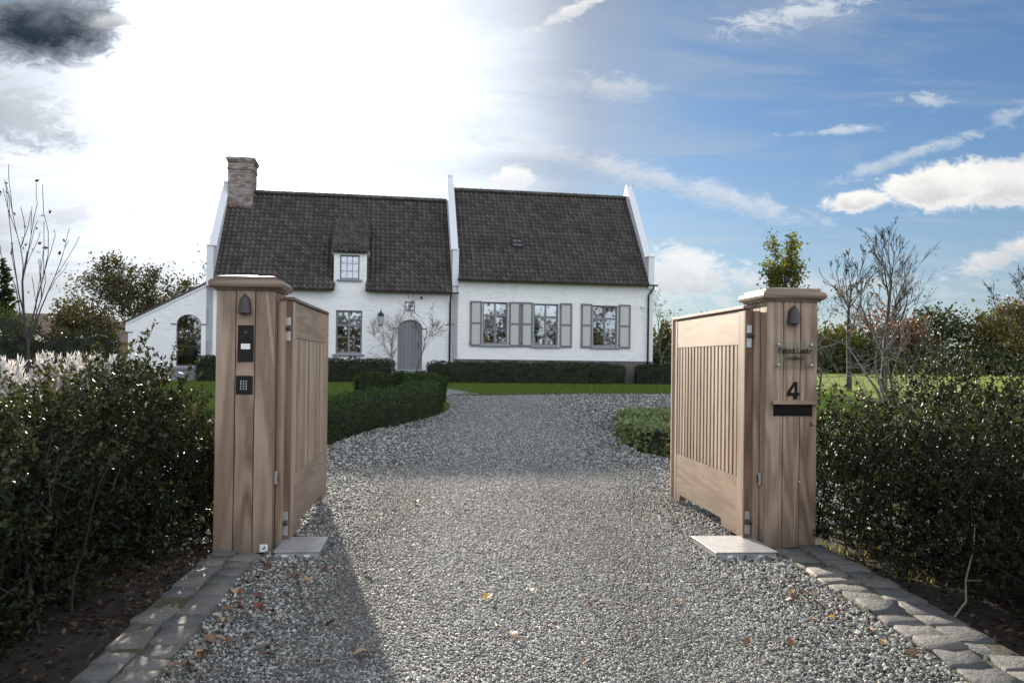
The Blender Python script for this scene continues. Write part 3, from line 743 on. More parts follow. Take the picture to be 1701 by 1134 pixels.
def roof(name, s0, s1, eave, ridge, b_r, over=.28, singles=0, skip=None):
    L = math.hypot(b_r+over, ridge-eave); db, dz = (b_r+over)/L, (ridge-eave)/L
    mb = MB(); t = .05
    mb.add([(s0, -over, eave), (s1, -over, eave), (s1, b_r, ridge), (s0, b_r, ridge), (s1, 2*b_r+over, eave), (s0, 2*b_r+over, eave),
            (s0, -over, eave-t), (s1, -over, eave-t)], [(0, 1, 2, 3), (3, 2, 4, 5), (6, 7, 1, 0)])
    # soffit back to the wall
    mb.add([(s0, -over, eave-t), (s1, -over, eave-t), (s1, .02, eave-.02), (s0, .02, eave-.02)], [(0, 1, 2, 3)])
    o = mb.build(name, M['roofbase'], house)
    n = int(round((s1-s0)/TW)); rows = int(L/TE)
    pantiles(o, (s0, -over, eave+.02), (db, dz), n, rows, skip, singles)
    mb = MB(); k = 0; x = s0                            # ridge tiles
    while x < s1-.05:
        e = min(x+.34, s1); mb.loops([[(xx, b_r+ca*rr, ridge+.02+max(0, sa)*rr*1.05) for ca, sa in [(math.cos(math.pi*j/6), math.sin(math.pi*j/6)) for j in range(7)]] for xx, rr in ((x, .15), (e, .135))], rt.random()); x = e
    mb.build('ridge_tiles', M['tile'], o, kind='stuff')
    return o, (db, dz)
def dskip(s, e):
    return -5.47 < s < -4.0 and e < 4.38
roofR, _ = roof('roof', .06, 9.02, 4.62, 9.40, 3.55, singles=5)
roofL, sd = roof('roof', -10.50, -.22, 4.02, 8.82, 3.55, singles=3, skip=dskip)
for o in (roofL,):                                     # cut the plain roof plane behind the dormer
    bm = bmesh.new(); bm.from_mesh(o.data)
    for sx in (-5.45, -4.02): bmesh.ops.bisect_plane(bm, geom=list(bm.verts)+list(bm.edges)+list(bm.faces), plane_co=(sx, 0, 0), plane_no=(1, 0, 0))
    bmesh.ops.bisect_plane(bm, geom=list(bm.verts)+list(bm.edges)+list(bm.faces), plane_co=(0, 2.36, 0), plane_no=(0, 1, 0))
    kill = [f for f in bm.faces if -5.45 < f.calc_center_median().x < -4.02 and f.calc_center_median().y < 2.36]
    bmesh.ops.delete(bm, geom=kill, context='FACES'); bm.to_mesh(o.data); bm.free()
# dormer roof
mb = MB(); mb.add([(-5.50, -.16, 5.72), (-3.97, -.16, 5.72), (-3.97, 2.45, 7.52), (-5.50, 2.45, 7.52), (-5.50, -.16, 5.66), (-3.97, -.16, 5.66), (-3.97, 0, 5.70), (-5.5, 0, 5.70)], [(0, 1, 2, 3), (4, 5, 1, 0), (4, 5, 6, 7)])
dr = mb.build('dormer_roof', M['roofbase'], house); L = math.hypot(2.61, 1.80)
pantiles(dr, (-5.52, -.18, 5.74), (2.61/L, 1.80/L), 7, 12)
# annex lean-to
mb = MB(); AW = .2
pts = arch(ARCHWIN[0], ARCHWIN[1], ARCHWIN[4], ARCHWIN[3])
def roofline(s): return 2.42 + (s+13.95)*.535
a0, a1 = ARCHWIN[0], ARCHWIN[1]
mb.add([(-13.9, 0, -.4), (a0, 0, -.4), (a0, 0, roofline(a0)), (-13.9, 0, roofline(-13.9))], [(0, 1, 2, 3)])
mb.add([(a1, 0, -.4), (-10.5, 0, -.4), (-10.5, 0, roofline(-10.5)), (a1, 0, roofline(a1))], [(0, 1, 2, 3)])
mb.add([(a0, 0, -.4), (a1, 0, -.4), (a1, 0, ARCHWIN[2]), (a0, 0, ARCHWIN[2])], [(0, 1, 2, 3)])
mb.add([(p[0], 0, p[1]) for p in pts] + [(a0, 0, roofline(a0)), (a1, 0, roofline(a1))], [tuple(range(len(pts)+2))])
out = [(a1, ARCHWIN[2])] + pts + [(a0, ARCHWIN[2])]
for p, q in zip(out, out[1:]+out[:1]): mb.add([(p[0], 0, p[1]), (q[0], 0, q[1]), (q[0], .25, q[1]), (p[0], .25, p[1])], [(0, 1, 2, 3)])
mb.add([(-13.9, 0, -.4), (-13.9, 6, -.4), (-13.9, 6, roofline(-13.9)), (-13.9, 0, roofline(-13.9))], [(0, 1, 2, 3)])
mb.add([(-13.9, 6, -.4), (-10.5, 6, -.4), (-10.5, 6, roofline(-10.5)), (-13.9, 6, roofline(-13.9))], [(0, 1, 2, 3)])
mb.prism([(-14.0, 2.02), (-13.9, 2.02), (-13.9, 2.44), (-14.0, 2.40)], 'y', -.03, .3)
mb.build('annex_wall', M['white'], house)
mb = MB(); mb.prism([(-14.02, roofline(-14.02)+.01), (-10.5, roofline(-10.5)+.01), (-10.5, roofline(-10.5)+.10), (-14.02, roofline(-14.02)+.10)], 'y', -.06, 6.1)
mb.build('annex_roof', M['tile'], house)
mb = MB(); mb.prism([(-14.0, roofline(-14.0)-.10), (-10.78, roofline(-10.78)-.10), (-10.78, roofline(-10.78)), (-14.0, roofline(-14.0))], 'y', -.035, -.002)
mb.build('verge_band', M['coping'], house)
# gutters, pipes
def gutter(s0, s1, z, b=-.36, name='gutter'):
    mb = MB(); mb.loops([[(s, b+.065*math.cos(a), z+.065*math.sin(a)) for a in [math.pi+math.pi*j/6 for j in range(7)] + [2*math.pi*.99]] for s in (s0, s1)])
    mb.build(name, M['copper'], house)
gutter(.0, 9.38, 4.63); gutter(-4.08, .06, 4.02); gutter(-10.6, -5.40, 4.02)
def downpipe(s, zt, zb, shoe):
    mb = MB(); mb.tube([(s+shoe, -.34, zt), (s+shoe, -.33, zt-.12), (s+shoe*.4, -.2, zt-.3), (s, -.09, zt-.42), (s, -.09, zb)], .045, 8)
    for z in (zt-.6, (zt+zb)/2, zb+.6): mb.lathe([(.058, 0), (.058, .05)], (s, -.09, z), 8)
    mb.build('downpipe', M['copper'], house, smooth=True)
downpipe(-.30, 3.98, .1, 0.0); downpipe(9.03, 4.58, .0, .16)
# chimney
mb = MB(); mb.box(-10.48, -9.38, 2.92, 4.15, 7.0, 10.35); ch = mb.build('chimney', M['mortar'], house)
mb = MB()
def brick_ring(x0, x1, y0, y1, z0, z1, gap=.010, bl=.215, bh=.058):
    z = z0; row = 0
    while z < z1-.02:
        for face in range(4):
            L = (x1-x0) if face % 2 == 0 else (y1-y0)
            t = -bl/2 if row % 2 else 0.0
            while t < L-.01:
                a, b = max(t, 0), min(t+bl, L); t += bl+gap
                if b-a < .03: continue
                pr = .012+rt.random()*.010
                if face == 0: mb.box(x0+a, x0+b, y0-pr, y0+.02, z, z+bh, rt.random())
                elif face == 1: mb.box(x1-.02, x1+pr, y0+a, y0+b, z, z+bh, rt.random())
                elif face == 2: mb.box(x0+a, x0+b, y1-.02, y1+pr, z, z+bh, rt.random())
                else: mb.box(x0-pr, x0+.02, y0+a, y0+b, z, z+bh, rt.random())
        z += bh+gap; row += 1
brick_ring(-10.48, -9.38, 2.92, 4.15, 7.3, 9.78)
brick_ring(-10.52, -9.34, 2.88, 4.19, 9.78, 9.86); brick_ring(-10.49, -9.37, 2.91, 4.16, 9.85, 10.13)
brick_ring(-10.53, -9.33, 2.87, 4.20, 10.13, 10.20); brick_ring(-10.57, -9.29, 2.83, 4.24, 10.20, 10.34)
mb.build('chimney_bricks', M['brick'], ch, kind='stuff')
mb = MB(); mb.box(-10.5, -9.36, 2.9, 4.17, 10.33, 10.36); mb.box(-10.05, -9.6, 3.2, 3.8, 10.36, 10.44); mb.build('chimney_cap', M['mortar'], ch)
# windows
def window(key, cols, bars, transom=None, blind=None, y=.10, m='frame', sill=True, fw=.07, mw=.075, label=None):
    s0, s1, z0, z1 = WIN[key]; mb = MB()
    mb.box(s0, s0+fw, y, y+.08, z0, z1); mb.box(s1-fw, s1, y, y+.08, z0, z1)
    mb.box(s0+fw, s1-fw, y, y+.08, z1-fw, z1); mb.box(s0+fw, s1-fw, y-.01, y+.08, z0, z0+fw*1.25)
    w = s1-s0-2*fw; xs = [s0+fw]
    for i in range(1, cols):
        c = s0+fw+w*i/cols; mb.box(c-mw/2, c+mw/2, y-.012, y+.07, z0+fw*1.25, z1-fw); xs += [c-mw/2, c+mw/2]
    xs.append(s1-fw); zs = [z0+fw*1.25]
    if transom:
        for k in range(cols): mb.box(xs[2*k], xs[2*k+1], y-.005, y+.072, transom-.045, transom+.045)
        zs += [transom-.045, transom+.045]
    zs.append(z1-fw); win = mb.build('window', M[m], house)
    for k in range(cols):
        a, b = xs[2*k], xs[2*k+1]
        for j in range(len(zs)//2):
            c, d_ = zs[2*j], zs[2*j+1]; cut = [c] + [q for q in bars if c < q < d_] + [d_]
            for q0, q1 in zip(cut[:-1], cut[1:]):
                e0 = .012 if q0 != c else 0; e1 = .012 if q1 != d_ else 0
                p = MB(); p.box(a, b, y+.035, y+.047, q0+e0, q1-e1); p.build('pane', M['glass'], win)
                if e1: pb = MB(); pb.box(a, b, y+.018, y+.062, q1-.012, q1+.012); pb.build('glazing_bar', M[m], win)
    if sill:
        mb = MB(); mb.box(s0-.12, s1+.12, -.10, y, z0-.085, z0-.005, bev=.008); mb.build('window_sill', M['sill'], win)
    if blind:
        mb = MB(); z = z1-fw
        while z > blind: mb.box(s0+fw, s1-fw, y+.13, y+.15, z-.055, z-.004); z -= .06
        mb.build('blind', M['blind'], win, kind='stuff')
    return win
window('left', 2, [1.95], 2.47, 2.5)
window('w1', 2, [2.42], 3.05, 2.4); window('w2', 2, [2.40], 3.03, 2.6); window('w3', 2, [2.40], 3.02, None)
window('dormer', 3, [4.88, 5.22], None, 5.36, fw=.06, mw=.028)
window('small', 2, [3.37], None, None, y=.03, m='black', sill=False, fw=.035, mw=.035)
# rooms behind the glass
mb = MB(); mb.box(-10.3, -.3, 2.6, 2.7, -.2, 4.0); mb.box(.2, 8.9, 2.6, 2.7, .3, 4.4); mb.box(-10.3, 8.9, .3, 2.6, .3, .4); mb.box(-5.6, -3.9, 1.0, 1.1, 4.1, 5.9)
mb.build('room_wall', M['room'], house)
mb = MB(); mb.box(-5.5, -4.0, .7, .74, 1.0, 1.95); mb.build('panelling', M['innerwood'], house)
# shutters
def shutter(s0, s1, z0=1.64, z1=3.69):
    mb = MB(); w = .085; y0, y1 = -.060, -.012; zm = (z0+z1)/2+.02
    mb.box(s0, s0+w, y0, y1, z0, z1); mb.box(s1-w, s1, y0, y1, z0, z1)
    for a, b in ((z0, z0+w*1.1), (zm-w*.5, zm+w*.5), (z1-w, z1)): mb.box(s0+w, s1-w, y0, y1, a, b)
    sh = mb.build('shutter', M['shframe'], house)
    for a, b in ((z0+w*1.1, zm-w*.5), (zm+w*.5, z1-w)):
        p = MB(); p.box(s0+w, s1-w, -.044, -.020, a, b); p.build('shutter_panel', M['shpanel'], sh)
    h = MB()
    for z in (z0+.12, z1-.16): h.box(s0-.02, s0+.05, -.075, -.061, z, z+.05)
    h.build('hinge', M['black'], sh)
for a, b in ((.61, 1.16), (2.40, 2.94), (2.97, 3.52), (4.78, 5.36), (5.79, 6.33), (7.60, 8.18)): shutter(a, b)
# front door
s0, s1 = DOOR[0], DOOR[1]; pts = arch(s0, s1, DOOR[4], DOOR[3], 16); n = 7
mb = MB(); mb.prism([(s1, DOOR[2])] + pts + [(s0, DOOR[2])], 'y', .12, .15); door = mb.build('front_door', M['groove'], house)
def arch_z(s):
    c = (s0+s1)/2; a = (s1-s0)/2; k = max(0, 1-((s-c)/a)**2); return DOOR[4] + (DOOR[3]-DOOR[4])*(k**.5)**.8
for i in range(n):
    a = s0+(s1-s0)*i/n+.006; b = s0+(s1-s0)*(i+1)/n-.006
    top = [(a+(b-a)*k/4, arch_z(a+(b-a)*k/4)-.02) for k in range(4, -1, -1)]
    p = MB(); p.prism([(a, DOOR[2]+.12), (b, DOOR[2]+.12)] + top, 'y', .085, .119); p.build('plank', M['door'], door)
p = MB(); p.box(s0+.01, s1-.01, .06, .119, DOOR[2]+.005, DOOR[2]+.12); p.build('kick_board', M['door'], door)
p = MB(); p.tube([(-1.70, .02, 1.55), (-1.70, .02, 1.75)], .014, 6); p.tube([(-1.70, .08, 1.56), (-1.70, .02, 1.56)], .01, 6); p.tube([(-1.70, .08, 1.74), (-1.70, .02, 1.74)], .01, 6); p.build('handle', M['black'], door)
mb = MB(); mb.box(s0-.15, s1+.12, -.35, .12, .36, .53, bev=.015); mb.box(s0-.25, s1+.22, -.70, -.352, .16, .355, bev=.015); mb.build('doorstep', M['sill'], house)
mb = MB()
for a, b in ((s0-.22, s0+.01), (s1-.01, s1+.2)): mb.box(a, b, -.03, -.002, 2.36, 2.41)
for a, b in ((-12.2, -11.97), (-10.98, -10.78)): mb.box(a, b, -.03, -.002, 2.36, 2.41)
mb.box(-13.9, -13.72, -.03, -.002, 1.98, 2.02)
mb.build('wall_anchor', M['shframe'], house)
# arched annex window
s0, s1, z0, z1, zs = ARCHWIN; pts = arch(s0, s1, zs, z1)
def ring(outl, w):
    c = Vector((sum(p[0] for p in outl)/len(outl), sum(p[1] for p in outl)/len(outl))); r = []
    for p in outl:
        k = Vector(p)-c; r.append((c.x+k.x*(1-w/max(abs(k.x), .45)*.9 if abs(k.x) > .05 else 1), c.y+k.y*(1-w/1.1)))
    return r
ol = [(s1, z0)] + pts + [(s0, z0)]; il = ring(ol, .05); mb = MB(); n = len(ol)
for i in range(n):
    j = (i+1) % n; q = [ol[i], ol[j], il[j], il[i]]; mb.prism(q, 'y', .14, .20)
aw = mb.build('arched_window', M['black'], house); p = MB(); p.prism(il, 'y', .165, .175); p.build('pane', M['glass'], aw)
p = MB(); p.box(s0+.05, s1-.05, .15, .19, 1.42, 1.47); p.build('glazing_bar', M['black'], aw)
p = MB(); p.box(s0-.1, s1+.1, .8, .84, .5, 1.35); p.build('panelling', M['innerwood'], aw)
mb = MB(); mb.box(-13.5, -10.6, 2.4, 2.5, .2, 3.2); mb.build('annex_room_wall', M['room'], house)
mb = MB(); mb.box(s0-.35, s1+.3, -.30, .02, .44, .57, bev=.012); mb.box(s0-.15, s1+.1, -.26, .02, -.2, .438); mb.build('window_ledge', M['sill'], house)
# skylight
L_ = math.hypot(3.83, 4.78); db, dz = 3.83/L_, 4.78/L_
zc_ = 6.30; bc = -.28+(zc_-4.62)/dz*db
def rf(s, e, h): return (s, bc+e*db-h*dz, zc_+e*dz+h*db)
def rbox(mb, s0, s1, e0, e1, h0, h1):
    vs = [rf(s0, e0, h0), rf(s1, e0, h0), rf(s1, e1, h0), rf(s0, e1, h0), rf(s0, e0, h1), rf(s1, e0, h1), rf(s1, e1, h1), rf(s0, e1, h1)]
    mb.add(vs, [(0,3,2,1),(4,5,6,7),(0,1,5,4),(1,2,6,5),(2,3,7,6),(3,0,4,7)])
mb = MB(); a, b = 2.72, 3.20
for q in ((a, a+.05, 0, .6), (b-.05, b, 0, .6), (a+.05, b-.05, 0, .05), (a+.05, b-.05, .55, .6), ((a+b)/2-.012, (a+b)/2+.012, .05, .55), (a+.05, (a+b)/2-.012, .29, .31), ((a+b)/2+.012, b-.05, .29, .31)): rbox(mb, *q, -.02, .13)
sk = mb.build('roof_window', M['black'], house); mb = MB(); rbox(mb, a+.05, b-.05, .05, .55, .085, .092); mb.build('pane', M['glass'], sk)
mb = MB(); rbox(mb, a, b, 0, .6, -.03, .03); mb.build('backing', M['sill'], sk)
# lantern and camera
mb = MB(); lx, ly = -3.38, -.28
mb.tube([(lx, 0, 2.98), (lx, -.12, 3.16), (lx, ly, 3.20), (lx, ly, 3.10)], .014, 6); mb.box(lx-.05, lx+.05, -.02, -.001, 2.9, 3.06)
def ringsq(r, z): return [(lx-r, ly-r, z), (lx+r, ly-r, z), (lx+r, ly+r, z), (lx-r, ly+r, z)]
mb.loops([ringsq(.03, 3.12), ringsq(.05, 3.06), ringsq(.07, 3.04), ringsq(.145, 2.96), ringsq(.15, 2.94)])
for sx in (-1, 1):
    for sy in (-1, 1): mb.tube([(lx+sx*.125, ly+sy*.125, 2.94), (lx+sx*.085, ly+sy*.085, 2.52)], .010, 4)
mb.loops([ringsq(.095, 2.53), ringsq(.09, 2.50), ringsq(.03, 2.47)])
ln = mb.build('lantern', M['black'], house); p = MB(); p.loops([ringsq(.082, 2.53), ringsq(.12, 2.94)], cap=False); p.build('lantern_glass', M['glass'], ln)
p = MB(); p.lathe([(.012, 2.53), (.014, 2.70), (.004, 2.74)], (lx, ly, 0), 8); p.build('candle', M['paper'], ln)
mb = MB(); mb.box(8.70, 8.80, -.04, -.001, 3.60, 3.72); mb.tube([(8.75, -.02, 3.64), (8.75, -.10, 3.62)], .02, 6); mb.tube([(8.70, -.06, 3.63), (8.82, -.26, 3.58)], [.045, .05], 10)
mb.build('security_camera', M['whiteplastic'], house)
mb = MB(); mb.tube([(-3.2+1.6, -.06, 3.78), (-1.6, -.14, 3.74)], .05, 8); mb.build('sensor', M['black'], house)

# ------------------------------------------------------------------ gate pillars
def cap_loops(mb, w, prof, z0, ang=0):
    L = []
    for o, z in prof: L.append([(-o, -o, z0+z), (w+o, -o, z0+z), (w+o, w+o, z0+z), (-o, w+o, z0+z)])
    mb.loops(L)
def pillar(loc, label):
    w, H, pw = .37, 1.75, .022
    p = empty('gate_pillar', label, 'gate pillar', (loc[0], loc[1], 0), .1, 'wooden gate pillars')
    mb = MB(); mb.box(.012, w-.012, .012, w-.012, .0, H-.004); mb.build('core', M['groove'], p)
    k = w/3
    for i in range(3):
        a, b = i*k+(.0025 if i else 0), (i+1)*k-(.0025 if i < 2 else 0)
        mb = MB(); mb.box(a, b, 0, pw, .022, H, bev=.003); mb.build('plank', M['wood_z'], p)
        mb = MB(); mb.box(a, b, w-pw, w, .022, H, bev=.003); mb.build('plank', M['wood_z'], p)
        c, d_ = max(a, pw+.001), min(b, w-pw-.001)
        mb = MB(); mb.box(0.001, pw, c, d_, .022, H, bev=.003); mb.build('plank', M['wood_z'], p)
        mb = MB(); mb.box(w-pw, w-.001, c, d_, .022, H, bev=.003); mb.build('plank', M['wood_z'], p)
    mb = MB(); prof = [(.004, -.012), (.016, -.010), (.018, .0), (.034, .004), (.042, .014), (.045, .027), (.043, .040), (.035, .052), (.024, .058), (.014, .059), (.013, .076), (.004, .080), (-.15, .100)]
    cap_loops(mb, w, prof, H); mb.build('cap', M['wood_cap'], p)
    return p
pl = pillar(PL, 'wooden board gate pillar with intercom and keypad, left of the drive')
pr = pillar(PR, 'wooden board gate pillar with house number 4 and letter slot')
def lamp(p, x, z):
    mb = MB(); prof = [(.012, .062), (.016, .056), (.022, .050), (.030, .040), (.034, .020), (.041, -.040), (.043, -.052)]
    L = []
    for r, h in prof:                                   # half-round bell shade, flat at the back
        L.append([(x+r*math.cos(a), -.001-.030+(-r*.95*math.sin(a)) , z+h) for a in [math.pi*j/10 for j in range(11)]] + [(x-r, -.002, z+h), (x+r, -.002, z+h)])
    mb.loops(L); la = mb.build('wall_lamp', M['bronze'], p, smooth=False)
    q = MB(); q.lathe([(.008, .075), (.012, .066), (.009, .058)], (x, -.03, z), 10); q.build('knob', M['bronze'], la)
    q = MB(); q.lathe([(.012, -.053), (.014, -.066), (.006, -.070)], (x, -.035, z), 10); q.build('bulb', M['bronze'], la)
lamp(pl, .185, 1.640); lamp(pr, .185, 1.635)
# intercom
mb = MB(); mb.box(.139, .239, -.006, -.0005, 1.27, 1.51, bev=.002); ic = mb.build('intercom', M['panelblack'], pl)
mb = MB(); mb.box(.160, .218, -.008, -.0062, 1.353, 1.389); mb.build('name_label', M['paper'], ic)
mb = MB(); mb.lathe([(.013, 0), (.012, .003), (.008, .004)], (.189, -.006, 1.462), 14, 'y'); mb.build('camera_lens', M['bronze'], ic)
# keypad
mb = MB(); mb.box(.131, .238, -.006, -.0005, 1.058, 1.180, bev=.002); kp = mb.build('keypad', M['panelblack'], pl)
for i in range(3):
    for j in range(4):
        q = MB(); q.lathe([(.0055, 0), (.005, .002)], (.163+i*.017, -.006, 1.094+j*.0165), 10, 'y'); q.build('key', M['steel'], kp)
# small maker's sticker
mb = MB(); mb.box(.298, .349, -.0035, -.0005, .030, .079); st = mb.build('sticker', M['paper'], pl)
mb = MB(); mb.prism([(.314, .050), (.320, .046), (.330, .048), (.333, .058), (.330, .068), (.324, .066), (.326, .056), (.318, .055)], 'y', -.0045, -.0036); mb.build('emblem', M['ink'], st)
# photocells on the inner sides
mb = MB(); mb.box(.371, .392, .055, .085, .46, .545, bev=.004); o = mb.build('photocell', M['steel'], pl)
q = MB(); q.box(.3925, .394, .06, .08, .475, .53); q.build('lens', M['panelblack'], o)
mb = MB(); mb.box(-.022, -.001, .055, .085, .45, .535, bev=.004); o = mb.build('photocell', M['steel'], pr)
q = MB(); q.box(-.0235, -.0222, .06, .08, .465, .52); q.build('lens', M['panelblack'], o)
# stop posts fixed to the pillars' inner sides
mb = MB(); mb.box(.372, .414, .10, .36, .03, 1.675, bev=.003); mb.build('stop_post', M['wood_z'], pl)
mb = MB(); mb.box(-.044, -.002, .10, .36, .03, 1.675, bev=.003); mb.build('stop_post', M['wood_z'], pr)
# right pillar: acrylic name plate, number, letter slot
def text(s, size, cx, z, parent, m, y=-.014, name='lettering', depth=.0012, sx=1.0):
    cu = bpy.data.curves.new(name, 'FONT'); cu.body = s; cu.size = size; cu.align_x = 'CENTER'; cu.align_y = 'CENTER'; cu.extrude = depth
    t = bpy.data.objects.new(name, cu); COL.objects.link(t)
    dg = bpy.context.evaluated_depsgraph_get(); me = bpy.data.meshes.new_from_object(t.evaluated_get(dg)); bpy.data.objects.remove(t)
    me.materials.clear(); me.materials.append(m)
    o = bpy.data.objects.new(name, me); lnk(o, parent); o.location = (cx, y, z); o.rotation_euler = (math.pi/2, 0, 0); o.scale = (sx, 1, 1)
    return o
mb = MB(); mb.box(.055, .342, -.018, -.014, 1.265, 1.467); npl = mb.build('name_plate', M['acrylic'], pr)
# serif lettering from strokes, letter cell one unit high
G = {'P': ([[(0, 0), (0, 1)], [(0, 1), (.35, 1), (.52, .88), (.52, .66), (.35, .52), (0, .52)]], [(0, 0), (0, 1)], .62),
     'L': ([[(0, 1), (0, 0), (.5, 0), (.52, .2)]], [(0, 1)], .62), 'A': ([[(0, 0), (.34, 1), (.68, 0)], [(.12, .36), (.56, .36)]], [(0, 0), (.68, 0)], .76),
     'a': ([[(.04, .55), (.2, .64), (.34, .52), (.34, .0)], [(.34, .34), (.1, .3), (.02, .15), (.12, 0), (.34, .12)]], [], .48),
     't': ([[(.12, .9), (.12, .1), (.24, 0), (.34, .05)], [(0, .64), (.3, .64)]], [], .40), 'r': ([[(.06, 0), (.06, .64)], [(.06, .44), (.2, .62), (.34, .6)]], [(.06, 0)], .42),
     'i': ([[(.06, 0), (.06, .62)], [(.06, .82), (.06, .9)]], [(.06, 0)], .24), 'c': ([[(.4, .5), (.24, .64), (.06, .5), (.02, .3), (.1, .06), (.24, 0), (.42, .12)]], [], .50),
     'k': ([[(.06, 0), (.06, 1)], [(.4, .62), (.08, .3), (.44, 0)]], [(.06, 0), (.44, 0)], .56), 'o': ([[(.24, .64), (.06, .52), (.02, .32), (.08, .1), (.24, 0), (.4, .1), (.46, .32), (.42, .52), (.24, .64)]], [], .54),
     'e': ([[(.04, .34), (.42, .36), (.38, .55), (.24, .64), (.06, .5), (.02, .3), (.1, .06), (.26, 0), (.42, .12)]], [], .50), 'h': ([[(.06, 0), (.06, 1)], [(.06, .48), (.24, .64), (.4, .52), (.4, 0)]], [(.06, 0), (.4, 0)], .54),
     '-': ([[(0, .32), (.3, .32)]], [], .42), ' ': ([], [], .34)}
def serif(s, h, cx, z, parent, th):
    wtot = sum(G[c][2] for c in s)*h; x = cx-wtot/2; mb = MB()
    def stroke(p, q, t):
        a = Vector((p[0]*h+x, z+p[1]*h)); b = Vector((q[0]*h+x, z+q[1]*h)); dv = (b-a)
        if dv.length < 1e-6: return
        dv.normalize(); nv = Vector((-dv.y, dv.x))*t/2; a -= dv*t*.3; b += dv*t*.3
        mb.prism([(a.x+nv.x, a.y+nv.y), (b.x+nv.x, b.y+nv.y), (b.x-nv.x, b.y-nv.y), (a.x-nv.x, a.y-nv.y)], 'y', -.0195, -.0182)
    for c in s:
        for line in G[c][0]:
            for p, q in zip(line[:-1], line[1:]): stroke(p, q, th*(1.25 if abs(p[0]-q[0]) < .05 else .8))
        for p in G[c][1]: stroke((p[0]-.09, p[1]), (p[0]+.09, p[1]), th*.7)
        x += G[c][2]*h
    return mb.build('lettering', M['ink'], parent)
serif('Patrick Loete', .0385, .200, 1.378, npl, .0052); serif('- Architect -', .0275, .200, 1.332, npl, .0038)
for sx in (.078, .318):
    for z in (1.295, 1.436):
        q = MB(); q.lathe([(.006, -.012), (.006, .006), (.009, .006), (.009, .012), (.004, .014)], (sx, -.014, z), 12, 'y'); q.build('stud', M['steel'], npl, smooth=True)
mb = MB()                                              # the number 4, leaning a little
four = [(.168, 1.066), (.168, 1.095), (.223, 1.172), (.2335, 1.172)]
mb.prism([(.1500, 1.083), (.1500, 1.102), (.1995, 1.178), (.2225, 1.178), (.2225, 1.103), (.2360, 1.103), (.2360, 1.083), (.2225, 1.083), (.2225, 1.060), (.1990, 1.060), (.1990, 1.083)], 'y', -.010, -.001)
num = mb.build('house_number', M['ink'], pr)
q = MB(); q.prism([(.1725, 1.1035), (.1990, 1.1035), (.1990, 1.148)], 'y', -.0108, -.0101); q.build('counter', M['wood_z'], num)
mb = MB(); mb.box(.040, .362, -.030, -.001, 1.020, 1.045, bev=.004); mb.build('shelf', M['wood_x'], pr)
mb = MB(); mb.box(.054, .334, -.007, -.0005, .943, 1.0195); sl_ = mb.build('letter_slot', M['slot'], pr)
q = MB(); q.box(.060, .328, -.0095, -.0072, .952, 1.008, bev=.001); q.build('flap', M['slot'], sl_)
mb = MB(); mb.lathe([(.008, -.001), (.008, .004), (.004, .006)], (.250, 0, .482), 12, 'y'); mb.build('lock', M['steel'], pr)

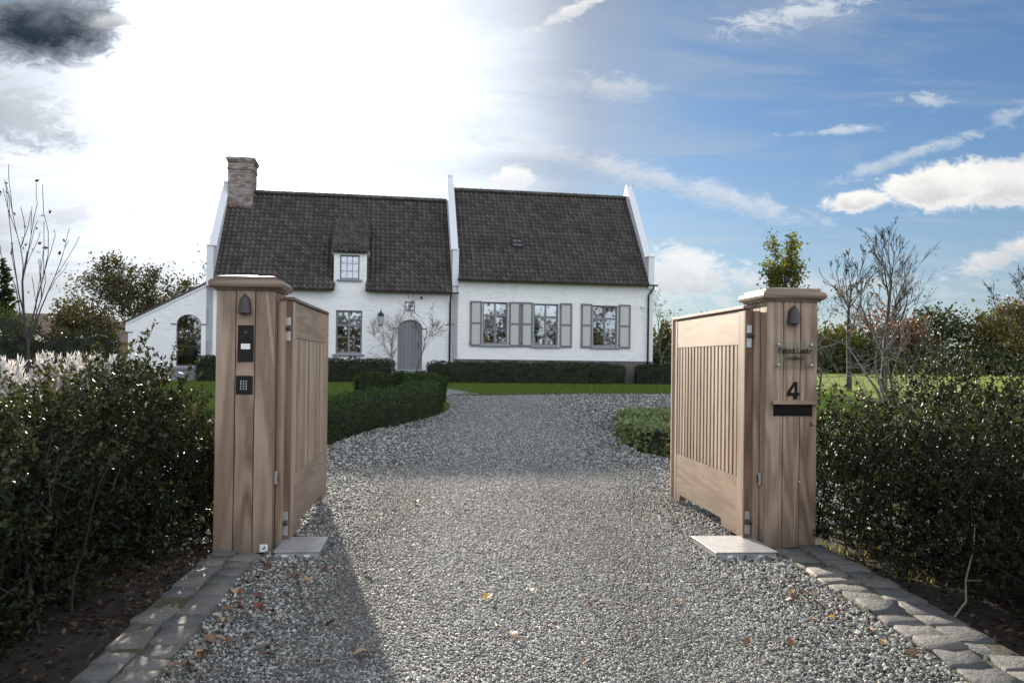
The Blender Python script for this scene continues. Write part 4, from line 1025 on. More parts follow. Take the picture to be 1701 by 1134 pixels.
# ------------------------------------------------------------------ gate leaves
def gate(origin, rz, inner, label):
    """u (x) runs away from the hinge; the seen face is at y = inner*t/2"""
    L, t, z0, z1 = 1.69, .060, .06, 1.685
    gt = empty('gate_leaf', label, 'gate', origin, rz, 'wooden gate leaves standing open')
    h = t/2; sw = .135
    mb = MB(); mb.box(0, .012, -h, h, z0, z1-.002, bev=.002); mb.build('hinge_edge', M['wood_dark'], gt)
    mb = MB(); mb.box(.0122, sw, -h, h, z0, z1, bev=.003); mb.build('hinge_stile', M['gate_z'], gt)
    mb = MB(); mb.box(L-sw*.75, L, -h, h, z0, z1, bev=.003); mb.build('closing_stile', M['gate_z'], gt)
    y0, y1 = (h, h+.022) if inner > 0 else (-h-.022, -h)
    mb = MB(); mb.box(L-.045, L+.020, min(y0, -h), max(y1, h), z0+.34, z1-.20, bev=.003)
    mb = MB(); mb.box(L+.0005, L+.030, -h-.008, h+.012, z0+.02, z1+.004, bev=.003); mb.build('stop_strip', M['gate_z'], gt)
    e0, e1 = sw+.0005, L-sw*.75-.0005
    mb = MB(); mb.box(e0, e1, -h+.003, h-.003, 1.435, z1-.001, bev=.003); mb.build('top_rail', M['gate_x'], gt)
    nz = .062; xa, xb = e0+.30, e1-.10
    prof = [(e0, z0+.002), (xa, z0+.002), (xa+.01, z0+nz*.8), (xa+.03, z0+nz), (xb-.03, z0+nz), (xb-.01, z0+nz*.8), (xb, z0+.002), (e1, z0+.002), (e1, .480), (e0, .480)]
    mb = MB(); mb.prism(prof, 'y', -h+.003, h-.003); mb.build('bottom_rail', M['gate_x'], gt)
    mb = MB(); mb.box(e0+.001, e1-.001, -.0125, .0125, .481, 1.434); mb.build('backing', M['groove'], gt)
    n = 18; pitch = (e1-e0)/n
    sm = None
    for i in range(n):
        a = e0+i*pitch+pitch*.36; b = e0+(i+1)*pitch-pitch*.02
        if sm is None:
            mb = MB(); mb.box(0, b-a, .013, h-.006, .4815, 1.4335, bev=.002); mb.box(0, b-a, -h+.006, -.013, .4815, 1.4335, bev=.002)
            o = mb.build('slat', M['gate_z'], gt); sm = o.data
        else: o = lnk(bpy.data.objects.new('slat', sm), gt)
        o.location = (a, 0, 0)
    mb = MB(); mb.box(.004, L+.026, -h-.012, h+.012, z1+.001 if False else z1+.0045, z1+.030, bev=.005); mb.build('top_cap', M['wood_cap'], gt)
    # hinges on the pillar end
    for z in (.18, 1.50):
        q = MB(); q.box(-.0065, -.0005, -.016, .020, z-.085, z-.018, bev=.002); q.box(-.0065, -.0005, -.016, .020, z+.018, z+.075, bev=.002)
        hg = q.build('hinge', M['steel'], gt)
        k = MB(); k.lathe([(.0, -.015), (.012, -.012), (.015, 0), (.012, .012), (.0, .015)], (-.020, .0, z), 10); k.tube([(-.02, 0, z), (-.02, -inner*.06, z)], .007, 6); k.build('pivot', M['bronze'], hg)
    q = MB(); q.box(.0, .10, -h-.002, h+.002, .012, .056, bev=.003); q.lathe([(.02, -.012), (.02, .05)], (.03, 0, .015), 10); q.build('bottom_bracket', M['steel'], gt)
    return gt
gl_ = gate((-1.525, 5.42, 0), math.pi/2+.092, -1, 'open slatted gate leaf on the pillar with the intercom')
gr_ = gate((1.685, 5.66, 0), math.pi/2+.098, 1, 'sunlit open slatted gate leaf on the pillar with house number 4')
# floor boxes of the gate motors
def motor_box(x0, y0, x1, y1, label, sgn):
    c = ((x0+x1)/2, (y0+y1)/2); w, d_ = abs(x1-x0)/2, abs(y1-y0)/2
    e = empty('gate_motor_box', label, 'gate motor box', (c[0], c[1], 0), .1, 'gate motor boxes in the gravel')
    mb = MB(); mb.box(-w, w, -d_, d_, -.02, .058, bev=.004); mb.build('housing', M['plate'], e)
    mb = MB(); mb.box(-w-.006, w+.006, -d_-.006, d_+.004, .0582, .066, bev=.002); mb.build('lid', M['plate'], e)
    for x in (-w*.55, w*.45):
        q = MB(); q.box(x-.018, x+.018, -d_-.0035, -d_-.0002, .030, .043); q.build('clip', M['paper'], e)
    q = MB(); q.lathe([(.007, 0), (.007, .003)], (-.01, -d_-.0005, .036), 8, 'y'); q.build('screw', M['black'], e)
motor_box(-1.52, 5.10, -1.24, 5.52, 'steel motor box in shade at the foot of the intercom pillar', 1)
motor_box(1.33, 5.24, 1.74, 5.72, 'sunlit steel motor box at the foot of the number 4 pillar', -1)

# ------------------------------------------------------------------ cobbled kerbs
rc = random.Random(11)
def cobble_mesh(L, W, H, seed):
    r = random.Random(seed); bm = bmesh.new(); ox, oy = [-.5, -.455, .03, .455, .5], [-.5, -.44, .44, .5]; G_ = []
    tilt = (r.gauss(0, .02), r.gauss(0, .02)); ck = [[(r.gauss(0, .022), r.gauss(0, .022)) for _ in range(2)] for _ in range(2)]
    for i, fx in enumerate(ox):
        row = []
        for j, fy in enumerate(oy):
            e = i in (0, 4) or j in (0, 3); co = i in (0, 4) and j in (0, 3); k = ck[fx > 0][fy > 0]
            x = (fx*(.94 if co else 1) + k[0]*abs(fx))*L; y = (fy*(.92 if co else 1) + k[1]*abs(fy)*1.2)*W
            if e: x += r.gauss(0, .0045); y += r.gauss(0, .0045)
            row.append(bm.verts.new((x, y, H - (.010 if e else 0) + r.gauss(0, .0042) + tilt[0]*x + tilt[1]*y)))
        G_.append(row)
    for i in range(4):
        for j in range(3): bm.faces.new((G_[i][j], G_[i+1][j], G_[i+1][j+1], G_[i][j+1]))
    ed = [e for e in bm.edges if e.is_boundary]
    ex = bmesh.ops.extrude_edge_only(bm, edges=ed)
    for v in [q for q in ex['geom'] if isinstance(q, bmesh.types.BMVert)]: v.co.z = -.03; v.co.x *= 1.03; v.co.y *= 1.03
    bmesh.ops.recalc_face_normals(bm, faces=bm.faces)
    me = bpy.data.meshes.new('cobble'); bm.to_mesh(me); bm.free(); me.materials.append(M['stone']); me.shade_smooth(); return me
def kerb(name, label, inner, outer, y0, y1, seed, H):
    k = empty(name, label, 'kerb', (0, 0, 0))
    def xi(y): return np.interp(y, [p[1] for p in inner], [p[0] for p in inner])
    def xo(y): return np.interp(y, [p[1] for p in outer], [p[0] for p in outer])
    for row in range(2):
        y = y0 + row*.05
        while y < y1:
            ln = rc.uniform(.135, .215); a, b = xi(y+ln/2), xo(y+ln/2); f0, f1 = (0, .48) if row == 0 else (.52, 1.0)
            f0 += rc.uniform(-.012, .0) if row else 0; f1 += 0 if row else rc.uniform(-.004, .015)
            c = a+(b-a)*(f0+f1)/2; wd = abs(b-a)*(f1-f0)
            o = lnk(bpy.data.objects.new('cobble', cobble_mesh(wd-.006, ln-.008, 1.0*H+rc.gauss(0, .006), rc.random())), k)
            o.location = (c, y+ln/2, 0); o.rotation_euler = (rc.gauss(0, .008), rc.gauss(0, .010), rc.gauss(0, .03))
            y += ln
    pts_in = [(xi(y), y) for y in np.linspace(y0, y1, 14)]; pts_out = [(xo(y), y) for y in np.linspace(y1, y0, 14)]
    poly = [(p[0]+(.005 if inner[0][0] > outer[0][0] else -.005)*1.5, p[1]) for p in pts_in] + pts_out
    mb = MB(); mb.prism(poly, 'z', -.02, H-.011); mb.build('joint_bed', M['moss'], k)
    # crumbling mossy lip on the gravel side
    L = []; sg = 1 if inner[0][0] > outer[0][0] else -1
    rr = np.random.default_rng(seed); N = 70
    mb = MB(); 
    for i in range(N):
        y = y0+(y1-y0)*(i+rr.random())/N; x = xi(y)+sg*rr.uniform(-.002, .022); s = rr.uniform(.008, .026)
        mb.lathe([(.0, -.02), (s, -.01), (s*.85, H*.45+rr.uniform(-.01, .012)), (s*.4, H*.62+rr.uniform(-.012, .010))], (x, y, 0), 6)
    mb.build('mossy_lip', M['moss'], k, kind='stuff')
kerb('cobble_kerb', 'shaded double row of cobbles left of the drive', [(-1.30, 1), (-1.36, 2.4), (-1.39, 3.18), (-1.47, 3.94), (-1.61, 5.15)], [(-1.56, 1), (-1.64, 2.4), (-1.70, 3.17), (-1.81, 3.93), (-1.92, 5.15)], 1.0, 5.10, 1, .042)
kerb('cobble_kerb', 'partly sunlit double row of cobbles right of the drive', [(1.84, 1), (1.86, 3.0), (1.86, 3.65), (1.83, 4.38), (1.79, 5.5)], [(2.22, 1), (2.25, 3.49), (2.24, 3.91), (2.24, 4.69), (2.17, 5.5)], 1.0, 5.44, 2, .048)

# ------------------------------------------------------------------ hedges
def value_noise(rng, n=64):
    T_ = rng.random((n, n))
    def f(x, y, s):
        x, y = np.asarray(x)*s, np.asarray(y)*s; i, j = np.floor(x).astype(int), np.floor(y).astype(int); u, v = x-i, y-j
        u, v = u*u*(3-2*u), v*v*(3-2*v)
        a = T_[i % n, j % n]; b = T_[(i+1) % n, j % n]; c = T_[i % n, (j+1) % n]; e = T_[(i+1) % n, (j+1) % n]
        return (a*(1-u)+b*u)*(1-v)+(c*(1-u)+e*u)*v
    return f
def holly_hedge(label, poly, top, n_twigs, seed, leaf=.036, gap=None, low=.08, wide=None):
    """loose evergreen hedge: leafy twigs through a volume, stems below"""
    r = np.random.default_rng(seed); vn = value_noise(r)
    xs_ = [p[0] for p in poly]; ys_ = [p[1] for p in poly]
    X = r.uniform(min(xs_), max(xs_), n_twigs*3); Y = r.uniform(min(ys_), max(ys_), n_twigs*3); k = inside(poly, X, Y); X, Y = X[k][:n_twigs], Y[k][:n_twigs]; n = len(X)
    Ht = top(X, Y) * (1 + .26*(vn(X, Y, 2.6)-.5) + .30*(vn(X+9, Y, 6.5)-.5))
    u = r.beta(1.05, 1.0, n); Z = low + u*(Ht-low)
    if gap is not None:
        kk = gap(X, Y, Z, r); X, Y, Z, u, Ht = X[kk], Y[kk], Z[kk], u[kk], Ht[kk]; n = len(X)
    # twig direction: outward and up
    cx, cy = np.mean(xs_), np.mean(ys_)
    D = unit(np.stack([r.normal(0, .8, n), r.normal(0, .8, n), .35+.9*u + r.normal(0, .35, n)], 1))
    TL = r.uniform(.09, .20, n)*(1+.7*(u > .93))
    m = 19; f = np.tile(np.linspace(.1, 1.0, m), (n, 1)) + r.uniform(-.04, .04, (n, m))
    base = np.stack([X, Y, Z], 1)
    LP = (base[:, None, :] + D[:, None, :]*(TL[:, None]*f)[:, :, None]).reshape(-1, 3)
    R = unit(r.normal(size=(n*m, 3))); DD = np.repeat(D, m, 0)
    LD = unit(R - DD*np.sum(R*DD, 1, keepdims=True)*.8 + DD*.45 + np.array([0, 0, .15]))
    LL = leaf*r.uniform(.45, 1.35, n*m)*np.repeat(r.uniform(.75, 1.2, n), m)
    tone = np.clip(np.repeat(r.beta(2, 3, n), m)*.75 + r.random(n*m)*.3, 0, 1)
    tone = np.clip(tone + .25*(np.repeat(u, m) > .92), 0, 1)
    h = empty('holly_hedge', label, 'hedge', (float(cx), float(cy), 0)); h.location = (0, 0, 0)
    leaves('foliage', r, LP, LD, LL, M['holly'], h, width=.62, rnd=tone, fold=.22, cur=.12)
    mb = MB(); rr = random.Random(seed)                  # twigs and stems
    for i in range(0, n, 3):
        a = Vector(base[i]); mb.tube([a - Vector(D[i])*.06, a + Vector(D[i])*float(TL[i])*.9], [.0032, .0014], 3, cap=False)
    ns = 46
    for i in range(ns):
        for _ in range(50):
            x, y = rr.uniform(min(xs_), max(xs_)), rr.uniform(min(ys_), max(ys_))
            if inside(poly, np.array([x]), np.array([y]))[0]: break
        pts_ = [(x, y, 0)]; p = Vector((x, y, 0)); dv = Vector((rr.gauss(0, .25), rr.gauss(0, .25), 1)).normalized()
        for k_ in range(5):
            p = p + dv*.19; dv = (dv + Vector((rr.gauss(0, .22), rr.gauss(0, .22), .1))).normalized(); pts_.append(tuple(p))
        mb.tube(pts_, [.008, .007, .006, .005, .004, .003], 5)
    mb.build('stems', M['bark_dark'], h, kind='stuff')
    return h
hL = [(-2.02, 1.6), (-2.12, 3.2), (-2.20, 4.6), (-2.02, 5.50), (-2.00, 6.1), (-4.9, 6.0), (-4.9, 4.6), (-3.2, 3.0), (-3.0, 1.6)]
def topL(X, Y):
    h = .82 + .40*np.exp(-((X+2.55)/.40)**2 - ((Y-5.5)/.8)**2)
    h = np.where(X > -2.24, .76, h)                    # lower beside the pillar
    return h - .10*np.clip((4.2-Y)/2, 0, 1)
holly_hedge('glossy dark holly hedge beside the pillar with the intercom', hL, topL, 10500, 21, .031, low=.0)
hR = [(2.58, 1.6), (2.52, 3.6), (2.46, 4.6), (2.22, 5.55), (2.30, 6.4), (4.6, 6.6), (5.4, 6.7), (5.4, 5.4), (4.2, 4.6), (3.6, 3.4), (3.5, 1.6)]
def topR(X, Y):
    return .92 + .24*np.exp(-((X-3.3)/.35)**2) - .07*np.exp(-((X-2.9)/.2)**2) - .05*np.clip((4.2-Y)/2, 0, 1)
holly_hedge('glossy holly hedge beside the pillar with number 4', hR, topR, 10000, 33, .028, low=.0)
# twiggy leaf litter under the hedges
r = np.random.default_rng(77)
def litter(poly, n, lift=.012):
    xs_ = [p[0] for p in poly]; ys_ = [p[1] for p in poly]; X = r.uniform(min(xs_), max(xs_), n*2); Y = r.uniform(min(ys_), max(ys_), n*2); k = inside(poly, X, Y); X, Y = X[k][:n], Y[k][:n]
    P_ = np.stack([X, Y, lift+r.uniform(0, .02, len(X))], 1); D_ = np.stack([r.normal(size=len(X)), r.normal(size=len(X)), r.normal(0, .25, len(X))], 1)
    leaves('leaf_litter', r, P_, D_, r.uniform(.02, .055, len(X)), M['litter'], None, width=.6, flat=.8, cur=.25)
litter([(-1.66, 1.5), (-1.93, 5.3), (-2.5, 5.3), (-2.8, 1.5)], 1500)
litter([(2.22, 1.5), (2.24, 5.6), (3.0, 5.6), (3.2, 1.5)], 1500)

def clipped_hedge(name, label, path, width, height, n, m, seed, leaf=.05, lump=.07, group=None, closed_top=1.0):
    """clipped hedge along a plan line: leaves over a rounded, lumpy body"""
    r = np.random.default_rng(seed); path = [np.array(p, float) for p in path]; h = empty(name, label, 'hedge', (0, 0, 0), 0, group)
    seg = [np.linalg.norm(b-a) for a, b in zip(path[:-1], path[1:])]; cum = np.concatenate([[0], np.cumsum(seg)]); Ltot = cum[-1]
    PX = np.array([p[0] for p in path]); PY = np.array([p[1] for p in path])
    def frame(t):
        x = np.interp(t, cum, PX); y = np.interp(t, cum, PY); e = .05
        tx = np.interp(np.minimum(t+e, Ltot), cum, PX)-np.interp(np.maximum(t-e, 0), cum, PX); ty = np.interp(np.minimum(t+e, Ltot), cum, PY)-np.interp(np.maximum(t-e, 0), cum, PY)
        k = np.maximum(np.hypot(tx, ty), 1e-6); return x, y, tx/k, ty/k
    vn = value_noise(r)
    def surf(t, a, sc=1.0):
        """t along (may run past the ends: rounded), a in 0..pi over the section"""
        over = np.maximum(0, np.maximum(-t, t-Ltot)); tc = np.clip(t, 0, Ltot); x, y, tx, ty = frame(tc)
        shrink = np.sqrt(np.clip(1-(over/(width*.5))**2, 0, 1))
        ca, sa = np.cos(a), np.sin(a); q = .38
        u = np.sign(ca)*np.abs(ca)**q; v = np.abs(sa)**q
        lumpv = 1 + lump*2*(vn(tc*2+a, a*1.5, 1.6)-.5) + lump*(vn(tc*5, a*4, 1.7)-.5)*1.5
        w = width*.5*shrink*lumpv*sc; hh = height*(.55+.45*shrink**.6)*lumpv*sc
        sgn = np.where(t < 0, -1.0, np.where(t > Ltot, 1.0, 0.0))
        X = x + (-ty)*u*w + tx*sgn*over*sc; Y = y + tx*u*w + ty*sgn*over*sc; Z = zga(Y) + v*hh
        N = np.stack([-ty*ca + tx*sgn*over*2/width, tx*ca + ty*sgn*over*2/width, sa], 1); return np.stack([X, Y, Z], 1), unit(N)
    t = r.uniform(-width*.48, Ltot+width*.48, n); fs_ = height/(height*2+width); which = r.random(n); vv = r.random(n)**(1/.38)
    side_a = np.arcsin(np.clip(vv, 0, 1)); top_u = r.uniform(-1, 1, n); top_a = np.arccos(np.sign(top_u)*np.abs(top_u)**(1/.38))
    a = np.where(which < fs_, side_a, np.where(which < 2*fs_, math.pi-side_a, top_a))
    P_, N_ = surf(t, a, r.uniform(.90, 1.03, n)); D_ = unit(N_*.8 + r.normal(0, .55, (n, 3)))
    tone = np.clip(r.beta(2, 3, n)*.7 + .5*(vn(t*3, a*3, 2.0)-.3), 0, 1)
    leaves('foliage', r, P_, D_, leaf*r.uniform(.6, 1.3, n), m, h, width=.6, rnd=tone)
    nt_, na = max(8, int(Ltot/.25)), 14; TT, AA = np.meshgrid(np.linspace(-width*.47, Ltot+width*.47, nt_), np.linspace(0, math.pi, na), indexing='ij')
    P_, _ = surf(TT.ravel(), AA.ravel(), .90); F_ = np.array([(i*na+j, (i+1)*na+j, (i+1)*na+j+1, i*na+j+1) for i in range(nt_-1) for j in range(na-1)])
    nmesh('inner_shade_shell', P_, F_, M['core'], h, np.zeros(len(P_)))  # closed dark shell; its colour stands in for shade inside the hedge
    return h
drive_line = smooth_poly([(-3.9, 8.6), (-3.35, 10.5), (-3.05, 12.4), (-2.75, 13.9), (-2.3, 15.4), (-2.02, 17.2), (-2.10, 18.6)], 4)
clipped_hedge('box_hedge', 'clipped box hedge curving along the gravel edge behind the left gate', drive_line, .92, .60, 30000, M['box'], 41, .038, .09, 'clipped box hedges')
clipped_hedge('box_mound', 'rounded box mound where the path meets the gravel', [(-3.75, 21.6), (-3.0, 22.0), (-2.45, 21.6), (-2.2, 20.8)], 1.05, .66, 18000, M['box'], 42, .040, .10, 'clipped box hedges')
def hl(s0, s1, b): return [hpt(s, b)[:2] for s in np.linspace(s0, s1, 8)]
clipped_hedge('house_hedge', 'dark low hedge under the tall paned window left of the door', hl(-8.2, -3.1, -.85), .8, .98, 9000, M['yew'], 43, .065, .08, 'low hedges along the house wall')
clipped_hedge('house_hedge', 'long dark low hedge under the shuttered windows', hl(-1.0, 7.3, -.85), .8, .88, 12000, M['yew'], 44, .065, .09, 'low hedges along the house wall')
clipped_hedge('house_hedge', 'short dark low hedge at the house corner by the downpipe', hl(8.5, 11.2, -.95), .8, .86, 5000, M['yew'], 45, .065, .08, 'low hedges along the house wall')
clipped_hedge('box_bush', 'round dark bush at the wall near the arched window', [hpt(-10.45, -.9)[:2], hpt(-10.0, -.9)[:2]], 1.1, .95, 3500, M['yew'], 46, .06, .1)
clipped_hedge('evergreen_hedge', 'tall dark evergreen hedge behind the silvery grasses', [(-22.0, 24.0), (-17.5, 26.3), (-14.6, 27.6)], 1.9, 1.75, 22000, M['holly'], 47, .075, .14)
clipped_hedge('evergreen_shrub', 'rounded green shrub rising behind the evergreen hedge', [(-21.6, 31.5), (-20.2, 31.8)], 2.6, 2.35, 9000, M['box'], 48, .08, .14)
clipped_hedge('ground_cover', 'low feathery ground cover shrub beside the right gate', [(2.55, 14.3), (2.30, 12.6), (2.45, 11.3), (3.2, 10.5), (4.4, 10.1)], 1.15, .33, 16000, M['juniper'], 49, .075, .26)

# ------------------------------------------------------------------ trees
def grow(rs, base, dirn, length, radius, levels, nch, wob, up, spread, ratio=.62, first=.35, seg=6):
    """returns limbs [(points, radii, level)] and tip points [(pos, dir)]"""
    limbs, tips = [], []
    def rec(p, dv, ln, r, lv):
        pts_ = [p.copy()]; rs_ = [r]; q = p.copy(); dd = dv.copy(); n = seg if lv == levels else max(3, seg-1)
        kids = []
        for i in range(n):
            dd = (dd + Vector((rs.gauss(0, wob), rs.gauss(0, wob), rs.gauss(0, wob)+up))).normalized(); q = q + dd*(ln/n)
            rr_ = r*(1-.72*(i+1)/n); pts_.append(q.copy()); rs_.append(max(rr_, .002))
            if (i+1)/n >= first or lv < levels: kids.append((q.copy(), dd.copy(), rr_, (i+1)/n))
            if lv <= 1: tips.append((q.copy(), dd.copy()))
        limbs.append((pts_, rs_, lv)); tips.append((q.copy(), dd.copy()))
        if lv > 0 and kids:
            for k in range(nch[levels-lv] if levels-lv < len(nch) else nch[-1]):
                kp, kd, kr, kf = kids[rs.randrange(len(kids))]
                ax = kd.cross(Vector((rs.gauss(0, 1), rs.gauss(0, 1), rs.gauss(0, 1)))).normalized()
                nd = (Matrix.Rotation(rs.uniform(spread*.6, spread*1.2), 3, ax) @ kd).normalized()
                rec(kp, nd, ln*ratio*rs.uniform(.7, 1.15)*(1.15-.35*kf), max(kr*.62, .003), lv-1)
    rec(Vector(base), Vector(dirn).normalized(), length, radius, levels)
    return limbs, tips
def tree(name, label, base, height, radius, seed, levels=3, nch=(7, 5, 4), wob=.10, up=.05, spread=.7, ratio=.60, first=.35, bark='bark', leaf=None, n_leaf=0, leaf_size=.06,
         leaf_sel=None, lean=(0, 0), group=None, cloud=.12, width=.55, stems=1, stem_spread=.25, hfac=.78, quad=False, rmin=.0):
    rs = random.Random(seed); t = empty(name, label, 'tree', base, 0, group); B = Vector(base)
    trunk, br = MB(), MB(); tips = []
    for st in range(stems):
        a = rs.uniform(0, 6.28) if stems > 1 else 0; dv = Vector((lean[0]+(stem_spread*math.cos(a) if stems > 1 else 0), lean[1]+(stem_spread*math.sin(a) if stems > 1 else 0), 1))
        limbs, tp = grow(rs, Vector((0, 0, -.05)), dv, height*hfac*(1 if stems == 1 else rs.uniform(.8, 1.05)), radius, levels, nch, wob, up, spread, ratio, first)
        for pts_, rr_, lv in limbs: (trunk if lv == levels else br).tube(pts_, [max(x, rmin) for x in rr_], 6 if lv >= levels-1 else 4, cap=False)
        tips += tp
    trunk.build('trunk', M[bark], t, smooth=True); br.build('branches', M[bark], t, kind='stuff')
    if leaf and n_leaf:
        r = np.random.default_rng(seed); TP = np.array([tuple(p) for p, _ in tips]); TD = np.array([tuple(q) for _, q in tips])
        if leaf_sel is not None:
            k = np.array([leaf_sel(p) for p in TP]); TP, TD = TP[k], TD[k]
        if len(TP):
            i = r.integers(0, len(TP), n_leaf); P_ = TP[i] + r.normal(0, cloud, (n_leaf, 3)); D_ = unit(TD[i]*.4 + r.normal(0, 1, (n_leaf, 3)) + np.array([0, 0, -.25]))
            cl = r.random(len(TP))[i]
            leaves('crown', r, P_, D_, leaf_size*r.uniform(.6, 1.3, n_leaf), M[leaf], t, width=width, rnd=np.clip(cl*.6+r.random(n_leaf)*.4, 0, 1), quad=quad)
    return t
# the two small bare trees by the front door
p = hpt(-2.75, -1.15); tree('espalier_tree', 'small bare multi branched tree left of the front door under the lantern', (p[0], p[1], .28), 3.0, .055, 4, 4, (5, 4, 4, 3), .13, .05, .75, .68, .25, 'bark_pale', 'rust_leaf', 40, .05, lean=(-.25, 0), group='bare trees by the front door', rmin=.006)
p = hpt(-1.95, -1.9); tree('espalier_tree', 'thin bare tree leaning right in front of the front door', (p[0], p[1], .28), 3.1, .035, 9, 4, (4, 4, 3, 3), .12, .06, .62, .62, .4, 'bark', 'rust_leaf', 45, .05, lean=(.22, 0), group='bare trees by the front door', rmin=.006)
# young bare tree on the left
tree('young_tree', 'young nearly bare tree tied to stakes beyond the left hedge', (-7.2, 12.0, .05), 3.8, .034, 12, 2, (7, 4), .08, .12, .36, .55, .5, 'bark_dark', 'litter', 34, .075, cloud=.06, rmin=.005)
stk = empty('tree_stakes', 'pair of grey stakes with a cross bar holding the young tree', 'tree stake', (-7.2, 12.0, zg(12)))
for x in (-.05, .24):
    mb = MB(); mb.lathe([(.045, -.1), (.045, 1.12), (.035, 1.16)], (x-.05, -.25, 0), 8); mb.build('stake', M['post'], stk)
mb = MB(); mb.box(-.6, .30, -.285, -.245, 1.14, 1.20, bev=.005); mb.build('cross_bar', M['black'], stk)
# leafy tree behind the annex
tree('orchard_tree', 'broad olive brown leafy tree behind the low annex', (-22.0, 49.0, .3), 8.0, .20, 17, 4, (7, 6, 5, 3), .11, .04, .72, .62, .15, 'bark', 'olive_leaf', 9500, .19, cloud=.17, stems=3, stem_spread=.34, hfac=.62)
tree('orchard_tree', 'lower bushy brown tree left of the broad leafy tree', (-27.2, 49.5, .3), 5.6, .14, 18, 3, (8, 6, 5), .12, .02, .8, .62, .12, 'bark', 'olive_leaf', 5600, .20, cloud=.24, stems=3, stem_spread=.4, hfac=.6)
tree('orchard_tree', 'thin sparse tree close behind the annex roof', (-17.6, 50.5, .3), 7.8, .11, 19, 3, (7, 5, 4), .10, .05, .65, .58, .3, 'bark', 'olive_leaf', 1500, .17, cloud=.13)
def conifer(name, label, base, h, w, n, seed, m='yew', col_=False, group=None):
    r = np.random.default_rng(seed); t = empty(name, label, 'tree', base, 0, group)
    mb = MB(); mb.tube([(0, 0, -.1), (0, 0, h*.9)], [h*.018, .02], 6); mb.build('trunk', M['bark'], t)
    z = r.beta(1.1, 1.5, n)*.97+.02; prof = (1-z)**.75 if not col_ else np.minimum(1, (1-z)*3)**.6
    a = r.uniform(0, 6.283, n); rr_ = w*.5*prof*np.sqrt(r.random(n))*(.75+.35*np.sin(a*5+z*40))
    P_ = np.stack([rr_*np.cos(a), rr_*np.sin(a), z*h], 1); D_ = np.stack([np.cos(a), np.sin(a), r.normal(.3 if col_ else -.1, .4, n)], 1)
    leaves('crown', r, P_, D_, h*.055*r.uniform(.6, 1.3, n), M[m], t, width=.45, quad=True); return t
conifer('columnar_conifer', 'dark columnar conifer at the far left edge', (-33.6, 52.0, .3), 7.2, 1.7, 3000, 61, 'yew', True)
# bare and thin trees right of the gate
tree('birch_tree', 'slim yellow green leafed tree rising behind the number 4 pillar', (7.1, 20.5, .2), 4.7, .055, 25, 3, (13, 6, 5), .05, .09, .42, .36, .34, 'bark', 'yellow_leaf', 3400, .095, cloud=.08)
tree('birch_tree', 'sparse pale leafed tree close right of the number 4 pillar', (8.3, 21.5, .22), 2.9, .035, 26, 3, (7, 5, 4), .10, .03, .7, .6, .3, 'bark_dark', 'yellow_leaf', 520, .075, cloud=.06)
tree('bare_tree', 'slender bare dark tree left of the forked one', (12.7, 30.0, .3), 4.9, .11, 28, 4, (7, 5, 4, 3), .055, .06, .52, .52, .35, 'bark_dark', None, group='bare trees on the field', rmin=.008)
tree('bare_tree', 'tallest bare dark tree with a forked trunk above the hedge', (14.0, 30.0, .3), 5.5, .14, 31, 4, (8, 5, 4, 3), .05, .06, .50, .55, .28, 'bark_dark', None, group='bare trees on the field', rmin=.008)
tree('bare_tree', 'bare dark tree cut by the right edge of the picture', (19.9, 30.0, .3), 4.3, .10, 37, 4, (7, 5, 4, 3), .08, .05, .6, .55, .3, 'bark_dark', 'rust_leaf', 60, .1, group='bare trees on the field', rmin=.008)
tree('spreading_tree', 'wide low spreading tree with few drooping reddish leaves', (7.0, 14.4, .08), 3.1, .040, 42, 3, (6, 4, 3), .13, .03, .85, .66, .15, 'bark_pale', 'rust_leaf', 230, .11, cloud=.05, stems=3, stem_spread=.55, hfac=.62, width=.36, rmin=.004, leaf_sel=lambda p: p[2] > 1.7)
tree('young_tree', 'thin twiggy sapling standing right of the spreading tree', (10.0, 20.0, .2), 3.9, .03, 44, 3, (8, 5, 4), .08, .06, .55, .5, .25, 'bark', 'golden_leaf', 60, .08, rmin=.004)
tree('young_tree', 'small pale leafy tree past the house corner', (8.6, 46.0, .3), 4.8, .06, 46, 3, (8, 6, 4), .08, .06, .55, .5, .2, 'bark', 'golden_leaf', 420, .12, cloud=.12)
# edge of the wood across the field: each tree its own
def forest_tree(x, y, h, w, m, seed, label, dens=1500, gap=.35):
    r = np.random.default_rng(seed); t = empty('forest_tree', label, 'tree', (x, y, .3), 0, 'trees at the edge of the wood')
    mb = MB(); mb.tube([(0, 0, -.1), (r.normal(0, .2), 0, h*.45), (r.normal(0, .4), 0, h*.9)], [h*.022, h*.014, .03], 5)
    k = 9; cl = []
    for i in range(k*2):
        a = r.uniform(0, 6.283); z = r.uniform(.22, .92); q = w*.5*math.sqrt(max(.05, 1-((z-.5)/.52)**2))*r.uniform(.3, .85); c = np.array([q*math.cos(a), q*math.sin(a), z*h]); cl.append((c, w*r.uniform(.11, .20)))
        mb.tube([(0, 0, max(.1, z*h-.25*h)), tuple(c)], [h*.008, .02], 4, cap=False)
    mb.build('trunk', M['bark_dark'], t)
    n = dens*2; i = r.integers(0, len(cl), n); C_ = np.array([c for c, _ in cl]); S_ = np.array([s for _, s in cl])
    P_ = C_[i] + r.normal(0, 1, (n, 3))*S_[i][:, None]*np.array([1, 1, .8]); P_[:, 2] = np.maximum(P_[:, 2], .2)
    leaves('crown', r, P_, r.normal(size=(n, 3)), r.uniform(.25, .62, n), M[m], t, width=.7, quad=True, rnd=np.clip(r.random(len(cl))[i]*.6+r.random(n)*.45, 0, 1))
